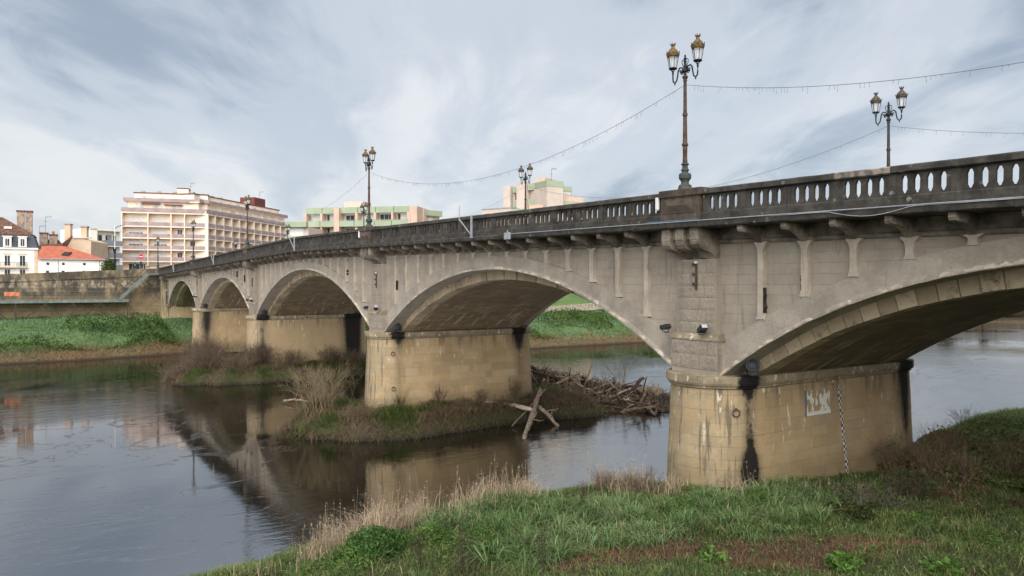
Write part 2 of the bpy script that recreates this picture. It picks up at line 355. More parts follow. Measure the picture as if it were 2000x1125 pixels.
def m_carved():    # shaft of worm-carved blocks
    t = NT('carved_shaft_stone'); a = t.noise(1.1, 6, .65); w = t.n.new('ShaderNodeTexWave'); w.wave_type = 'BANDS'; w.inputs['Scale'].default_value = 3.2; w.inputs['Distortion'].default_value = 14; w.inputs['Detail'].default_value = 3; w.inputs['Detail Scale'].default_value = 1.6; t.L.new(t.pos, w.inputs['Vector'])
    c = t.mix(t.ss(a, .3, .7), (.245, .207, .165), (.34, .29, .235)); c = t.mix(t.ss(w.outputs['Fac'], .3, .05, 0, .35), c, (.19, .158, .125)); c = t.mix(t.ss(t.noise(2.6, 6, .7, .3, stretch=(1.5, 1.5, .2)), .55, .7, 0, .6), c, (.13, .115, .095))
    c = t.mix(t.ss(t.noise(4, 6, .7), .63, .7, 0, .6), c, (.47, .42, .35))
    return t.out(c, .94, t.bump(t.noise(30, 4, .7), .4, .012, t.bump(w.outputs['Fac'], .45, .02)))
M['carved'] = m_carved()
M['lip'] = plain('pale_spalled_concrete', (.45, .39, .315), .95, .35, 3.5, 0, .8, 14)
# ================================================================== the bridge (x along the bridge, y across it, water at z = 0)
XC = -38.9
def ztop(x):  # top of the parapet: two straight ramps meeting at mid bridge
    d = abs(x - XC); return 11.70 - .0175 * (math.sqrt(d * d + 9) - 3 + .6)
def slope(x): return (ztop(x - .2) - ztop(x + .2)) / .4
WID = 11.0
PIERS = [0.0, -24.95, -52.9, -77.85]
ARCHES = [(1.1, 20.75, 8.72), (-23.85, -1.1, 8.88), (-51.8, -26.05, 9.32), (-76.75, -54.0, 8.95), (-98.6, -78.95, 8.72)]
bridge = tag(empty('bridge', (XC, 5.5, 0)), 'long stone and concrete road bridge with five arches and a black balustrade over the river', 'bridge')
bridge.location = (0, 0, 0)
def part(name, mb, mat, parent=bridge, smooth=False): return mb.build(name, mat, parent, smooth)
def circ(x0, x1, zs, zc):
    a = (x1 - x0) / 2; h = zc - zs; rr = (a * a + h * h) / (2 * h); return (x0 + x1) / 2, zc - rr, rr, math.asin(min(1, a / rr))
class Arch: pass
AR = []
for (x0, x1, zc) in ARCHES:
    A = Arch(); A.x0, A.x1 = x0, x1
    A.cx, A.cz, A.r, A.th = circ(x0, x1, 5.55, zc)
    A.vx, A.vz, A.vr, A.vth = circ(x0 + .28, x1 - .28, 5.42, zc - .42)
    AR.append(A)
def zext(A, x):
    d = min(abs(x - A.cx), A.r * .98); t = .60 + .20 * (d / (A.x1 - A.x0) * 2) ** 2
    rr = A.r + t; return A.cz + math.sqrt(max(rr * rr - d * d, .01))
def zint(A, x):
    d = min(abs(x - A.cx), A.r * .999); return A.cz + math.sqrt(A.r ** 2 - d * d)
def zcor(x): return ztop(x) - 1.14      # underside of the cornice
def zstr(x): return ztop(x) - 1.60      # underside of the string course
FACE, RING = .72, .60
near = lambda y: y
far = lambda y: WID - y
# --- arch rings
def ring(A, Y, nseg, jit):
    rows = []; vis = Y is near
    for i in range(nseg + 1):
        th = -A.th - .035 + (2 * A.th + .07) * i / nseg; s, c = math.sin(th), math.cos(th)
        t = .60 + .20 * (th / A.th) ** 2
        j = lambda k=1.: random.uniform(-jit, jit) * k
        sec = [(0, 1.52), (0 + j(.2), .535), (.07, .53), (.085 + j(), .555 + j()), (.12 + j(), .575 + j(.6)), (.16 + j(), RING), (t * .6, RING), (t, RING), (t + .0, .9)]
        rows.append([(A.cx + (A.r + q) * s, Y(y), A.cz + (A.r + q) * c) for q, y in sec])
    return MB().strip(rows)
for i, A in enumerate(AR):
    part('arch_ring', ring(A, near, 110 if i < 2 else 64, .022), M['rough'])
    part('arch_ring', ring(A, far, 40, 0), M['rough'])
# pale lip along the ring's lower edge, broken away in places
for i, A in enumerate(AR):
    rows = []; n = 150 if i < 2 else 70; spall = 0.0
    for k in range(n + 1):
        th = -A.th - .02 + (2 * A.th + .04) * k / n; s_, c_ = math.sin(th), math.cos(th)
        spall = max(0., spall * .75 + random.uniform(-.03, .03)) if random.random() > .06 else random.uniform(.03, .09)
        h0, d0 = .10 + random.uniform(-.012, .012) - spall * .5, .055 - min(.05, spall * .7)
        rows.append([(A.cx + (A.r + q) * s_, y, A.cz + (A.r + q) * c_) for q, y in ((.012, .56), (.02, RING - d0 - .03), (.06, RING - d0 - .035), (h0, RING - d0), (h0 + .05, RING + .004))])
    part('ring_lip', MB().strip(rows), M['lip'])
# --- vaults
for A in AR:
    mb = MB(); rows = []; n = 48; ys = [1.5, 3.5, 5.5, 7.5, 9.5]
    for i in range(n + 1):
        th = -A.vth - .03 + (2 * A.vth + .06) * i / n
        rows.append([(A.vx + A.vr * math.sin(th), y, A.vz + A.vr * math.cos(th)) for y in ys])
    mb.strip(rows); o = part('vault', mb, M['vault'])
    me = o.data; uv = me.uv_layers.new(name='UVMap')
    for l in me.loops:
        p = me.vertices[l.vertex_index].co; uv.data[l.index].uv = (p.y, math.atan2(p.x - A.vx, p.z - A.vz) * A.vr)
# --- voussoirs of the old arch, set back behind the concrete ring
for A in AR:
    n = int(2 * A.vth * A.vr / .50); dth = 2 * A.vth / n; h = dth / 2 - .014 / A.vr
    mes = []
    for k in range(3):
        y0 = 1.36 + .03 * k; r0, r1 = A.vr - .012 - .006 * k, A.vr + .75
        v = [(rr * math.sin(t), y, rr * math.cos(t)) for y in (y0, 2.0) for rr, t in ((r0, -h), (r0, h), (r1, h), (r1, -h))]
        mes.append(MB().add(v, [(0, 1, 2, 3), (7, 6, 5, 4), (0, 4, 5, 1), (1, 5, 6, 2), (2, 6, 7, 3), (3, 7, 4, 0)]).mesh('voussoir', M['vous']))
    for k in range(n):
        inst('voussoir', random.choice(mes), bridge, (A.vx, 0, A.vz), (0, -A.vth + dth * (k + .5), 0))
# --- spandrel walls: recessed backing, coursed stones, ribs, string course, brackets
RIBX = []      # rib positions per arch
for i, A in enumerate(AR):
    L_ = PIERS[i] if i < 4 else -101.0; 
    xl = ([None, -24.95, -52.9, -77.85, -101.0][i] if i else 0.0); xr = ([0, 0.0, -24.95, -52.9, -77.85][i] if i else 21.9)
    n = max(1, round((xr - xl - 4.7) / 1.46)); A.xl, A.xr = xl, xr
    A.ribs = [xl + 2.35 + (xr - xl - 4.7) * k / n for k in range(n + 1)]
stones = []
def spandrel(A, Y, front):
    n = 60; xs = [A.xl + .6 + (A.xr - A.xl - 1.2) * k / n for k in range(n + 1)]
    zl = lambda x: (zext(A, x) - .25 if A.x0 < x < A.x1 else 5.6)
    mb = MB().strip([[(x, Y(FACE + .016), max(5.5, zl(x))), (x, Y(FACE + .016), zcor(x) + .1)] for x in xs])
    mb.strip([[(x, Y(FACE + .3), max(5.5, zl(x))), (x, Y(FACE + .3), zcor(x) + .1)] for x in xs])
    part('spandrel_wall', mb, M['wallback'] if front else M['wall'])
    # string course + frieze
    mb = MB(); rows = []
    for x in xs:
        z = zstr(x); rows.append([(x, Y(FACE + .05), z), (x, Y(.655), z), (x, Y(.635), z + .03), (x, Y(.635), z + .10), (x, Y(.70), z + .14), (x, Y(.70), zcor(x) + .1)])
    part('string_course', mb.strip(rows), M['soot'] if front else M['wall'])
for i, A in enumerate(AR):
    spandrel(A, near, True); spandrel(A, far, False)
    # coursed stones
    z = 5.6; course = 0
    while z < 10.4:
        h = .29; x = A.xl + .7 + random.uniform(0, .3)
        while x < A.xr - .7:
            w = random.uniform(.42, .66); x1 = min(x + w, A.xr - .7)
            lo = lambda q: zint(A, q) + .05 if A.x0 < q < A.x1 else 5.5
            zt = min(z + h, zstr((x + x1) / 2) + .02)
            ztopr = max(zext(A, x) if A.x0 < x < A.x1 else 0, zext(A, x1) if A.x0 < x1 < A.x1 else 0)
            ztopm = min(zext(A, x) if A.x0 < x < A.x1 else 0, zext(A, x1) if A.x0 < x1 < A.x1 else 0)
            if zt > z + .05 and zt > ztopm:
                zb = z
                lomax = max(lo(x), lo(x1)); zb = max(zb, lomax)
                if zt > zb + .04: stones.append((x, x1, zb, zt))
            x = x1 + .0001
        z += h
def stone_size(s): 
    c = np.array([(s[0] + s[1]) / 2, FACE, (s[2] + s[3]) / 2]); return (s[1] - s[0]) * (s[3] - s[2]) / ((c - EYE) @ (c - EYE))
def visible(s):
    c = np.array([(s[0] + s[1]) / 2, FACE, (s[2] + s[3]) / 2]) - EYE; return abs(c @ RT / (c @ FW)) < .70
stones.sort(key=lambda s: -stone_size(s) * (1 if visible(s) else .001))
rest = MB(); g = .0015
for k, (x0, x1, z0, z1) in enumerate(stones):
    d = random.uniform(-.003, .003); mb = MB() if k < 300 else rest
    mb.bbox(x0 + g, x1 - g, FACE + d, FACE + .05, z0 + g, z1 - g, .003)
    if k < 300: part('spandrel_stone', mb, M['wall'])
tag(part('spandrel_stone_field', rest, M['wall']), kind='stuff')
# ribs
for i, A in enumerate(AR):
    for x in A.ribs:
        z1 = zstr(x) + .005; z0 = (zext(A, x) - .02 if A.x0 < x < A.x1 else 5.6)
        H = z1 - z0
        if H < .12: continue
        w = .10; prof = []
        fl = min(.26, H * .42); fb = min(.22, H * .3)
        for q, ww in ((0, w * 1.55), (fb * .45, w * 1.15), (fb, w), (H - fl, w), (H - fl * .55, w * 1.3), (H - fl * .25, w * 1.95), (H, w * 2.35)):
            prof.append((z0 + q, ww + random.uniform(-.012, .012)))
        poly = [(x - ww, z) for z, ww in prof] + [(x + ww, z) for z, ww in reversed(prof)]
        part('rib', MB().prism(poly, RING - .025 + random.uniform(-.01, .01), FACE + .03, 'y'), M['rib'])
M['rot'] = plain('black_spalled_edge', (.028, .024, .02), .95, .5, 9, 0, .8, 20)
for i, A in enumerate(AR):
    for x in A.ribs:
        z1 = zstr(x) - .25; z0 = (zext(A, x) + .05 if A.x0 < x < A.x1 else 6.4)
        if z1 - z0 < .5 or random.random() > .16: continue
        a = random.uniform(z0, z0 + (z1 - z0) * .4); b = min(z1, a + random.uniform(.35, .75)); n = 10; pts = []; sd_ = random.choice((1, 1, 1, -1))
        L_ = [(x + sd_ * (.094 + random.uniform(-.010, .006)), a + (b - a) * k / n) for k in range(n + 1)]; R_ = [(x + sd_ * (.106 + max(0, random.gauss(0, .014))), a + (b - a) * k / n) for k in range(n, -1, -1)]
        part('rib_crack', MB().prism(L_ + R_, RING - .02, FACE + .02, 'y'), M['rot'])
# brackets: one shared mesh, hung under the cornice
bp = [(.72, 0), (-.30, 0), (-.315, -.05), (-.30, -.075), (-.315, -.12), (-.27, -.19), (-.18, -.21), (-.06, -.21), (.10, -.23), (.28, -.29), (.44, -.40), (.60, -.50), (.72, -.50)]
bme = MB().prism(bp, -.085, .085, 'x').mesh('bracket', M['soot'])
for i, A in enumerate(AR):
    for x in A.ribs: inst('bracket', bme, bridge, (x, 0, zcor(x) + .005))
# --- cornice, plinth, coping, balustrade panels, pedestals
def sweep(name, x0, x1, sec, Y, mat, step=1.0, jit=0.0, parent=bridge):
    n = max(1, int(abs(x1 - x0) / step)); rows = []
    for k in range(n + 1):
        x = x0 + (x1 - x0) * k / n; zt = ztop(x)
        rows.append([(x, Y(y + random.uniform(-jit, jit)), zt + z + random.uniform(-jit, jit)) for y, z in sec + sec[:1]])
    mb = MB().strip(rows); b = len(sec)
    mb.f.append(tuple(range(b))); k = n * (b + 1); mb.f.append(tuple(k + q for q in range(b)))
    return part(name, mb, mat, parent)
XL, XR = -101.6, 24.0
corn = [(.75, -1.14), (-.40, -1.14), (-.43, -1.11), (-.45, -.99), (-.43, -.95), (-.2, -.935), (.4, -.935)]
for Y in (near, far):
    x = XL
    while x < XR - .1:
        x1 = min(x + 2.92, XR); sweep('cornice_stone', x, x1 - .006, corn, Y, M['dark'], .36 if Y is near and x > -50 else 1.5, .007 if Y is near else 0); x = x1
deck = [(.2, -.86), (.2, -1.1), (WID - .2, -1.1), (WID - .2, -.86)]
sweep('road_deck', XL - 6, XR + 2, deck, near, M['road'], 4)
def hole_panel(L, y0, y1, z0, z1, n, hw, hh):
    mb = MB(); cz = (z0 + z1) / 2 + .0; pitch = .29; xs0 = -pitch * (n - 1) / 2; edge = [-L / 2] + [xs0 + pitch * (k - .5) for k in range(n + 1)] + [L / 2]
    for y in (y0, y1):
        mb.add([(edge[0], y, z0), (edge[1], y, z0), (edge[1], y, z1), (edge[0], y, z1)], [(0, 1, 2, 3)])
        mb.add([(edge[-2], y, z0), (edge[-1], y, z0), (edge[-1], y, z1), (edge[-2], y, z1)], [(0, 1, 2, 3)])
    oc = [(-hw, -hh + .09), (-hw * .45, -hh), (hw * .45, -hh), (hw, -hh + .09), (hw, hh - .09), (hw * .5, hh), (-hw * .5, hh), (-hw, hh - .09)]
    for k in range(n):
        c = xs0 + pitch * k; a, b = c - pitch / 2, c + pitch / 2
        for y in (y0, y1):
            v = [(a, y, z0), (b, y, z0), (b, y, z1), (a, y, z1)] + [(c + p, y, cz + q) for p, q in oc]
            mb.add(v, [(0, 1, 6, 5), (1, 7, 6), (1, 2, 8, 7), (2, 9, 8), (2, 3, 10, 9), (3, 11, 10), (3, 0, 4, 11), (0, 5, 4)])
        v = [(c + p, y, cz + q) for y in (y0, y1) for p, q in oc]
        mb.add(v, [(q, (q + 1) % 8, (q + 1) % 8 + 8, q + 8) for q in range(8)])
    for x in (-L / 2, L / 2): mb.add([(x, y0, z0), (x, y1, z0), (x, y1, z1), (x, y0, z1)], [(0, 1, 2, 3)])
    # slight pilaster strip between the groups
    if n == 4: mb.box(-L / 2, -L / 2 + .10, y0 - .02, y0 + .01, z0, z1); mb.box(L / 2 - .10, L / 2, y0 - .02, y0 + .01, z0, z1)
    return mb
PITCHES = {}
def panel_mesh(L):
    key = round(L, 2)
    if key not in PITCHES: PITCHES[key] = hole_panel(L - .004, -.12, -.035, -.70, -.17, 4, .075, .205).mesh('balustrade_panel', M['dark'])
    return PITCHES[key]
plinth = [(.13, -.94), (-.20, -.94), (-.20, -.72), (-.17, -.69), (.13, -.69)]
coping = [(.14, -.175), (-.19, -.175), (-.235, -.15), (-.235, -.03), (-.20, 0), (.12, 0), (.14, -.03)]
M['palecoping'] = plain('pale_repaired_coping', (.21, .18, .155), .9, .5, 6, 0, .4)
for Y in (near, far):
    for i, A in enumerate(AR):
        xs = [A.xl + .86] + [A.xl + 2.35 + (A.xr - A.xl - 4.7) * k / (len(A.ribs) - 1) for k in range(len(A.ribs))] + [A.xr - .86]
        if i == 4: xs[0] = A.xl + .2
        for k in range(len(xs) - 1):
            a, b = xs[k], xs[k + 1]; c = (a + b) / 2; zt = ztop(c)
            inst('balustrade_panel', panel_mesh(b - a), bridge, (c, Y(0), zt), (0, math.atan(slope(c)), 0 if Y is near else math.pi) if Y is near else (0, -math.atan(slope(c)), math.pi))
            sweep('plinth_stone', a + .002, b - .002, plinth, Y, M['dark'], 2)
            pale = (i == 0 and Y is near and k == 3)
            sweep('coping_stone', a + .002, b - .002, coping, Y, M['palecoping'] if pale else M['dark'], .36 if (Y is near and i < 2) else 2, .005 if (Y is near and i < 2) else 0)
# pedestals
def pedestal(Y, sgn):
    mb = MB(); f = lambda y: y
    mb.box(-.84, .84, -.25, .30, -.94, -.70); mb.box(-.80, .80, -.23, .28, -.70, -.17); mb.bbox(-.87, .87, -.28, .33, -.17, .055, .02)
    # raised panel frame with sunk diamond-point
    for (a, b, c, d) in ((-.72, .60, -.205, -.185), (-.72, .60, -.665, -.645), (-.72, -.70, -.645, -.205), (.58, .60, -.645, -.205)): mb.box(a, b, -.25, -.22, c, d)
    mb.add([(-.68, -.232, -.63), (.56, -.232, -.63), (.56, -.232, -.22), (-.68, -.232, -.22), (-.44, -.30, -.43), (.32, -.30, -.43)], [(0, 1, 5, 4), (1, 2, 5), (2, 3, 4, 5), (3, 0, 4)])
    return mb.mesh('pedestal', M['ped'])
def m_ped():
    t = NT('brown_pedestal_stone'); a = t.noise(2.0, 6, .65)
    c = t.mix(t.ss(a, .3, .7), (.045, .036, .030), (.11, .085, .067)); c = t.mix(t.ss(t.noise(3, 5, .6, .2, stretch=(1.5, 1.5, .25)), .56, .7, 0, .7), c, (.19, .135, .10))
    return t.out(c, .93, t.bump(t.noise(18, 5, .7), .5, .02))
M['ped'] = m_ped()
pme = pedestal(near, 1)
for x in PIERS + [-101.9, 23.0]:
    inst('pedestal', pme, bridge, (x, 0, ztop(x)), (0, math.atan(slope(x)), 0)); inst('pedestal', pme, bridge, (x, WID, ztop(x)), (0, -math.atan(slope(x)), math.pi))
# --- pilasters and corbels over each pier
def pillar(name, x, x0, x1, y0, z0, z1, nc, ncol, mat, rough=.02, parent=bridge):
    h = (z1 - z0) / nc
    for c in range(nc):
        cut = [x0] + sorted(x0 + (x1 - x0) * ((k + (.5 if c % 2 and ncol > 1 else .15)) / ncol + random.uniform(-.05, .05)) for k in range(1 if c % 2 else 1, ncol)) + [x1]
        for a, b in zip(cut[:-1], cut[1:]):
            n, m = 9, 5; rows = []
            for j in range(m + 1):
                row = []
                for k in range(n + 1):
                    e = k in (0, n) or j in (0, m)
                    row.append((x + a + .003 + (b - a - .006) * k / n, y0 + (.008 if e else random.uniform(-rough, rough * .3)), z0 + h * c + .005 + (h - .01) * j / m))
                rows.append(row)
            mb = MB().strip(rows); mb.box(x + a + .006, x + b - .006, y0 + .0125, FACE + .1, z0 + h * c + .005, z0 + h * (c + 1) - .005)
            part(name, mb, mat, parent)
prof = [(.74, 0), (-.25, 0), (-.25, -.36), (-.235, -.37), (-.235, -.39), (-.25, -.40), (-.22, -.50), (-.12, -.61), (.02, -.67), (.2, -.70), (.36, -.76), (.48, -.86), (.54, -1.0), (.74, -1.0)]
inner = [(.74, 0), (-.10, 0), (-.10, -.34), (.16, -.36), (.30, -.62), (.5, -.9), (.74, -.95)]
cme = MB()
for a, b in ((-.75, -.42), (-.165, .165), (.42, .75)): cme.prism(prof, a, b, 'x')
cme.prism(inner, -.42, -.165, 'x'); cme.prism(inner, .165, .42, 'x')
cme = cme.mesh('corbel', M['soot'])
for i, xp in enumerate(PIERS + [-100.6, 22.5]):
    ze = zcor(xp) - .98
    part('pilaster', MB().box(xp - .80, xp + .80, .48, FACE + .1, 5.45, ze + .05), M['wall'])
    pillar('carved_stone', xp, -.76, .76, .455, 6.68, ze, 6, 2, M['carved'], .008)
    part('pilaster_base', MB().box(xp - .93, xp + .93, .39, FACE + .1, 5.4, 6.62), M['wall'])
    pillar('carved_stone', xp, -.95, .95, .365, 5.62, 6.50, 2, 2, M['carved'], .014)
    part('pilaster_base', MB().prism([(FACE, 6.5), (.34, 6.5), (.34, 6.54), (.45, 6.70), (FACE, 6.72)], xp - .97, xp + .97, 'x'), M['cap'])
    inst('corbel', cme, bridge, (xp, 0, zcor(xp)))
    part('pilaster', MB().box(xp - .8, xp + .8, WID - FACE - .1, WID - .5, 5.4, ze + 1), M['wall'])
# --- piers
HW, NB = 1.45, 1.5
def plan_path():      # closed outline starting at the far left, counted so the near nose and right flank come first
    P = [(-HW, y) for y in np.linspace(9.5, 1.5, 17)]
    P += [(-HW * math.cos(a), 1.5 - NB * math.sin(a)) for a in np.linspace(0, math.pi, 25)[1:-1]]
    P += [(HW, y) for y in np.linspace(1.5, 9.5, 17)]
    P += [(HW * math.cos(a), 9.5 + NB * math.sin(a)) for a in np.linspace(0, math.pi, 25)[1:-1]]
    return np.array(P)
PP = plan_path()
seg = np.roll(PP, -1, 0) - PP; slen = np.hypot(*seg.T); cum = np.concatenate([[0], np.cumsum(slen)]); PER = cum[-1]
tan_ = (np.roll(PP, -1, 0) - np.roll(PP, 1, 0)); tan_ /= np.hypot(*tan_.T)[:, None]; nrm = np.stack([tan_[:, 1], -tan_[:, 0]], 1)
if nrm[20] @ np.array([0, -1]) < 0: nrm = -nrm
def at_s(s, off):
    s %= PER; k = min(np.searchsorted(cum, s, side='right') - 1, len(PP) - 1); f = (s - cum[k]) / slen[k]; k2 = (k + 1) % len(PP)
    n = nrm[k] * (1 - f) + nrm[k2] * f; n /= np.hypot(*n)
    return PP[k] * (1 - f) + PP[k2] * f + n * off
BAT = .045
S0, S1 = cum[12], cum[17 + 23 + 17 + 12]
pst = []
def pier_body(xp, zb):
    p = tag(empty('pier'), None); p.parent = bridge
    rows = []
    for z in (zb, 5.14):
        rows.append([(xp + q[0], q[1], z) for q in (at_s(s, -.011 + (5.14 - z) * BAT) for s in list(cum[:-1]) + [0])])
    part('core', MB().strip(rows), M['pier'], p)
    def band(name, z0, z1, o0, o1, mat, ln=1.25):
        s = S0
        while s < S1:
            s1 = min(s + ln * random.uniform(.85, 1.15), S1); n = max(1, int((s1 - s) / .14)); R_ = []
            for k in range(n + 1):
                q = s + .004 + (s1 - s - .008) * k / n; a = at_s(q, o0); b = at_s(q, o1); c = at_s(q, -.5)
                R_.append([(xp + a[0], a[1], z0), (xp + b[0], b[1], z0 + (z1 - z0) * .25), (xp + b[0], b[1], z1 - .02), (xp + b[0] * .99, b[1], z1), (xp + c[0], c[1], z1 + .02), (xp + c[0], c[1], z0), (xp + a[0], a[1], z0)])
            mb = MB().strip(R_); mb.f.append(tuple(range(6))); mb.f.append(tuple(n * 7 + k for k in range(6)))
            part(name, mb, mat, p); s = s1
    band('moulding_stone', 5.08, 5.18, .02, .075, M['cap'], 1.4)
    band('cap_stone', 5.18, 5.46, .13, .16, M['cap'], 1.25)
    part('pier_top', MB().prism([(xp + q[0], q[1]) for q in (at_s(s, -.05) for s in cum[:-1])], 5.2, 5.48, 'z'), M['cap'], p)
    z = zb; c = 0
    while z < 5.06:
        h = min(random.choice((.31, .38, .40, .46)), 5.07 - z); s = S0 + random.uniform(0, .4)
        if h < .12: break
        while s < S1:
            onflank = s > cum[41]
            s1 = min(s + random.choice((.35, .5, .62, .75, .9, 1.1, 1.3)) * random.uniform(.9, 1.1), S1)
            pst.append((xp, p, s, s1, z, z + h)); s = s1
        z += h; c += 1
    return p
PIER = [pier_body(0.0, .9), pier_body(-24.95, -.3), pier_body(-52.9, -.3), pier_body(-77.85, .3)]
def pst_key(q):
    xp, p, s, s1, z0, z1 = q; c = at_s((s + s1) / 2, 0); d = np.array([xp + c[0], c[1], (z0 + z1) / 2]) - EYE
    hid = 1.0 if c[0] > -1.2 and c[1] < 9.7 else .05
    return -(s1 - s) * (z1 - z0) / (d @ d) * hid * (1 if abs(d @ RT / (d @ FW)) < .7 else .01)
pst.sort(key=pst_key); restp = {}
for k, (xp, p, s, s1, z0, z1) in enumerate(pst):
    mb = MB() if k < 300 else restp.setdefault(p.name, (MB(), p))[0]
    n = max(1, int(math.ceil((s1 - s) / (.14 if at_s((s + s1) / 2, 0)[1] < 1.55 or at_s((s + s1) / 2, 0)[1] > 9.45 else 1.5)))); rows = []; d = random.uniform(-.005, .006)
    a0, a1 = d + (5.14 - z0) * BAT, d + (5.14 - z1) * BAT
    for j in range(n + 1):
        q = s + .002 + (s1 - s - .004) * j / n
        A_, B_, C_, D_ = at_s(q, a0 - .008), at_s(q, a0), at_s(q, a1), at_s(q, a1 - .008)
        rows.append([(xp + A_[0], A_[1], z0 + .002), (xp + B_[0], B_[1], z0 + .007), (xp + C_[0], C_[1], z1 - .007), (xp + D_[0], D_[1], z1 - .002)])
    mb.strip(rows)
    i0 = len(mb.v) - (n + 1) * 4
    mb.f.append((i0, i0 + 1, i0 + 2, i0 + 3)); mb.f.append(tuple(len(mb.v) - 4 + q for q in range(4)))
    if k < 300: part('stone', mb, M['pier'], p)
for mb, p in restp.values(): tag(part('stone_field', mb, M['pier'], p), kind='stuff')
# springer blocks above the cap under the vaults
for i, xp in enumerate(PIERS):
    part('springer', MB().box(xp - 1.40, xp + 1.40, 1.42, 9.58, 5.3, 5.75), M['cap'], PIER[i])
# --- abutments
for xa, sg in ((-98.9, -1), (21.05, 1)):
    a, b = sorted((xa, xa + sg * 4.6)); mb = MB().box(a, b, .95, 10.1, 0, 5.5); mb.box(min(xa + sg * .2, xa + sg * 4.6), max(xa + sg * .2, xa + sg * 4.6), .8, 10.2, 5.3, 9.3)
    part('abutment', mb, M['pier'])
    c = xa + sg * 3.2
    part('abutment_pilaster', MB().box(c - .9, c + .9, .1, .9, 0, 9.2), M['pier'])
    part('abutment_pilaster', MB().box(c - 1.05, c + 1.05, .0, .95, 9.2, 9.7), M['cap'])
    part('abutment', MB().box(min(xa, xa + sg * 1.7), max(xa, xa + sg * 1.7), .5, 1.2, 5.2, 5.46), M['cap'])
# ================================================================== river, banks, street
def interp(y, pts):
    p = np.array(pts, float); return np.interp(y, p[:, 0], p[:, 1])
def vnoise(x, y, f, seed=0):      # cheap smooth value noise
    x = np.asarray(x) * f + seed * 17.3; y = np.asarray(y) * f + seed * 7.7
    xi, yi = np.floor(x), np.floor(y); fx, fy = x - xi, y - yi; fx = fx * fx * (3 - 2 * fx); fy = fy * fy * (3 - 2 * fy)
    h = lambda a, b: np.modf(np.abs(np.sin(a * 127.1 + b * 311.7 + seed * 74.7) * 43758.5453))[0]
    return (h(xi, yi) * (1 - fx) + h(xi + 1, yi) * fx) * (1 - fy) + (h(xi, yi + 1) * (1 - fx) + h(xi + 1, yi + 1) * fx) * fy
def sst(t, a, b): t = np.clip((t - a) / (b - a), 0, 1); return t * t * (3 - 2 * t)
XW = [(-80, -2), (-30, -3.5), (-14, -4.9), (-10, -5.6), (-7, -6.4), (-4, -6.4), (-1, -5.6), (2, -3.6), (6, -2.6), (12, -2.2), (16, -2.2), (20, 0), (26, 5), (40, 16), (120, 40)]
def zg(x, y):
    x = np.asarray(x, float); y = np.asarray(y, float); t = x - interp(y, XW)
    z = -1.2 + 1.2 * sst(t, -2.5, 0) + .75 * sst(t, -.1, 1.2) + 1.35 * sst(t, 1.4, 5.2) + .35 * sst(t, 5, 14)
    z = z + (vnoise(x, y, .45, 1) - .5) * .30 * sst(t, .3, 2) + (vnoise(x, y, 1.3, 2) - .5) * .10 * sst(t, .3, 2)
    m = sst(y, 8.3, 12.3) * sst(y, 34, 20) * sst(x, -2.0, 4.2)
    z = z + 1.35 * m
    d = np.hypot(x - EYE[0], y - EYE[1])
    z = np.maximum(z, np.minimum(2.5 + (10.5 - d) * .62, 6.55))
    z = np.maximum(z, np.where(x > 21, 2.6 + (x - 21) * .9, -9)); z = np.minimum(z, 9.6)
    return z
def grid(name, xs, ys, zf, mat, kind='structure'):
    X, Y = np.meshgrid(xs, ys, indexing='ij'); Z = zf(X, Y); n, m = X.shape
    v = np.stack([X, Y, Z], -1).reshape(-1, 3); i = np.arange((n - 1) * (m - 1)); a = (i // (m - 1)) * m + i % (m - 1)
    o = fast(name, v, np.stack([a, a + m, a + m + 1, a + 1], 1), mat); o.data.polygons.foreach_set('use_smooth', [True] * len(o.data.polygons))
    return tag(o, kind=kind)
def fast(name, v, f, mat, col=None, parent=None):
    v = np.asarray(v, np.float32); f = np.asarray(f, np.int32); k = f.shape[1]
    me = bpy.data.meshes.new(name); me.vertices.add(len(v)); me.vertices.foreach_set('co', v.ravel())
    me.loops.add(f.size); me.loops.foreach_set('vertex_index', f.ravel()); me.polygons.add(len(f))
    me.polygons.foreach_set('loop_start', np.arange(0, f.size, k, dtype=np.int32))
    me.update(calc_edges=True); me.validate()
    if col is not None:
        a = me.attributes.new('tint', 'FLOAT_COLOR', 'POINT'); c = np.ones((len(v), 4), np.float32); c[:, :3] = col; a.data.foreach_set('color', c.ravel())
    me.materials.append(mat); o = bpy.data.objects.new(name, me); return link(o, parent)
def m_soil():
    t = NT('bank_soil_and_turf'); a = t.noise(.8, 6, .6); b = t.noise(7, 6, .7)
    c = t.mix(t.ss(a, .4, .6), (.060, .048, .030), (.050, .060, .022)); c = t.mix(t.ss(b, .5, .7, 0, .7), c, (.095, .07, .042))
    c = t.mix(t.ss(t.z, .35, .05), c, (.030, .024, .017))
    return t.out(c, .95, t.bump(b, .8, .08))
def m_turf():
    t = NT('far_bank_turf'); a = t.noise(.25, 6, .65, .5); b = t.noise(3, 6, .75)
    c = t.mix(t.ss(a, .35, .65), (.09, .16, .045), (.15, .225, .085)); c = t.mix(t.ss(b, .5, .7, 0, .6), c, (.035, .07, .018))
    lo = t.math('ADD', t.z, t.math('MULTIPLY', t.math('SUBTRACT', t.noise(.4, 4), .5), 1.8))
    c = t.mix(t.ss(lo, 1.5, .7), c, (.15, .10, .055)); c = t.mix(t.ss(t.y, 100, 150, 0, .9), c, (.13, .105, .075)); c = t.mix(t.ss(t.z, .3, .05), c, (.05, .035, .022))
    return t.out(c, .95, t.bump(b, 1., .25))
M['soil'] = m_soil(); M['turf'] = m_turf()
xs = np.concatenate([np.linspace(-9, 12, 80), np.linspace(12.5, 30, 28), np.linspace(32, 400, 14)]); ys = np.concatenate([np.linspace(-300, -24, 14), np.linspace(-22, 16, 120), np.linspace(17, 60, 24), np.linspace(70, 1200, 14)])
grid('near_bank', xs, ys, zg, M['soil'])
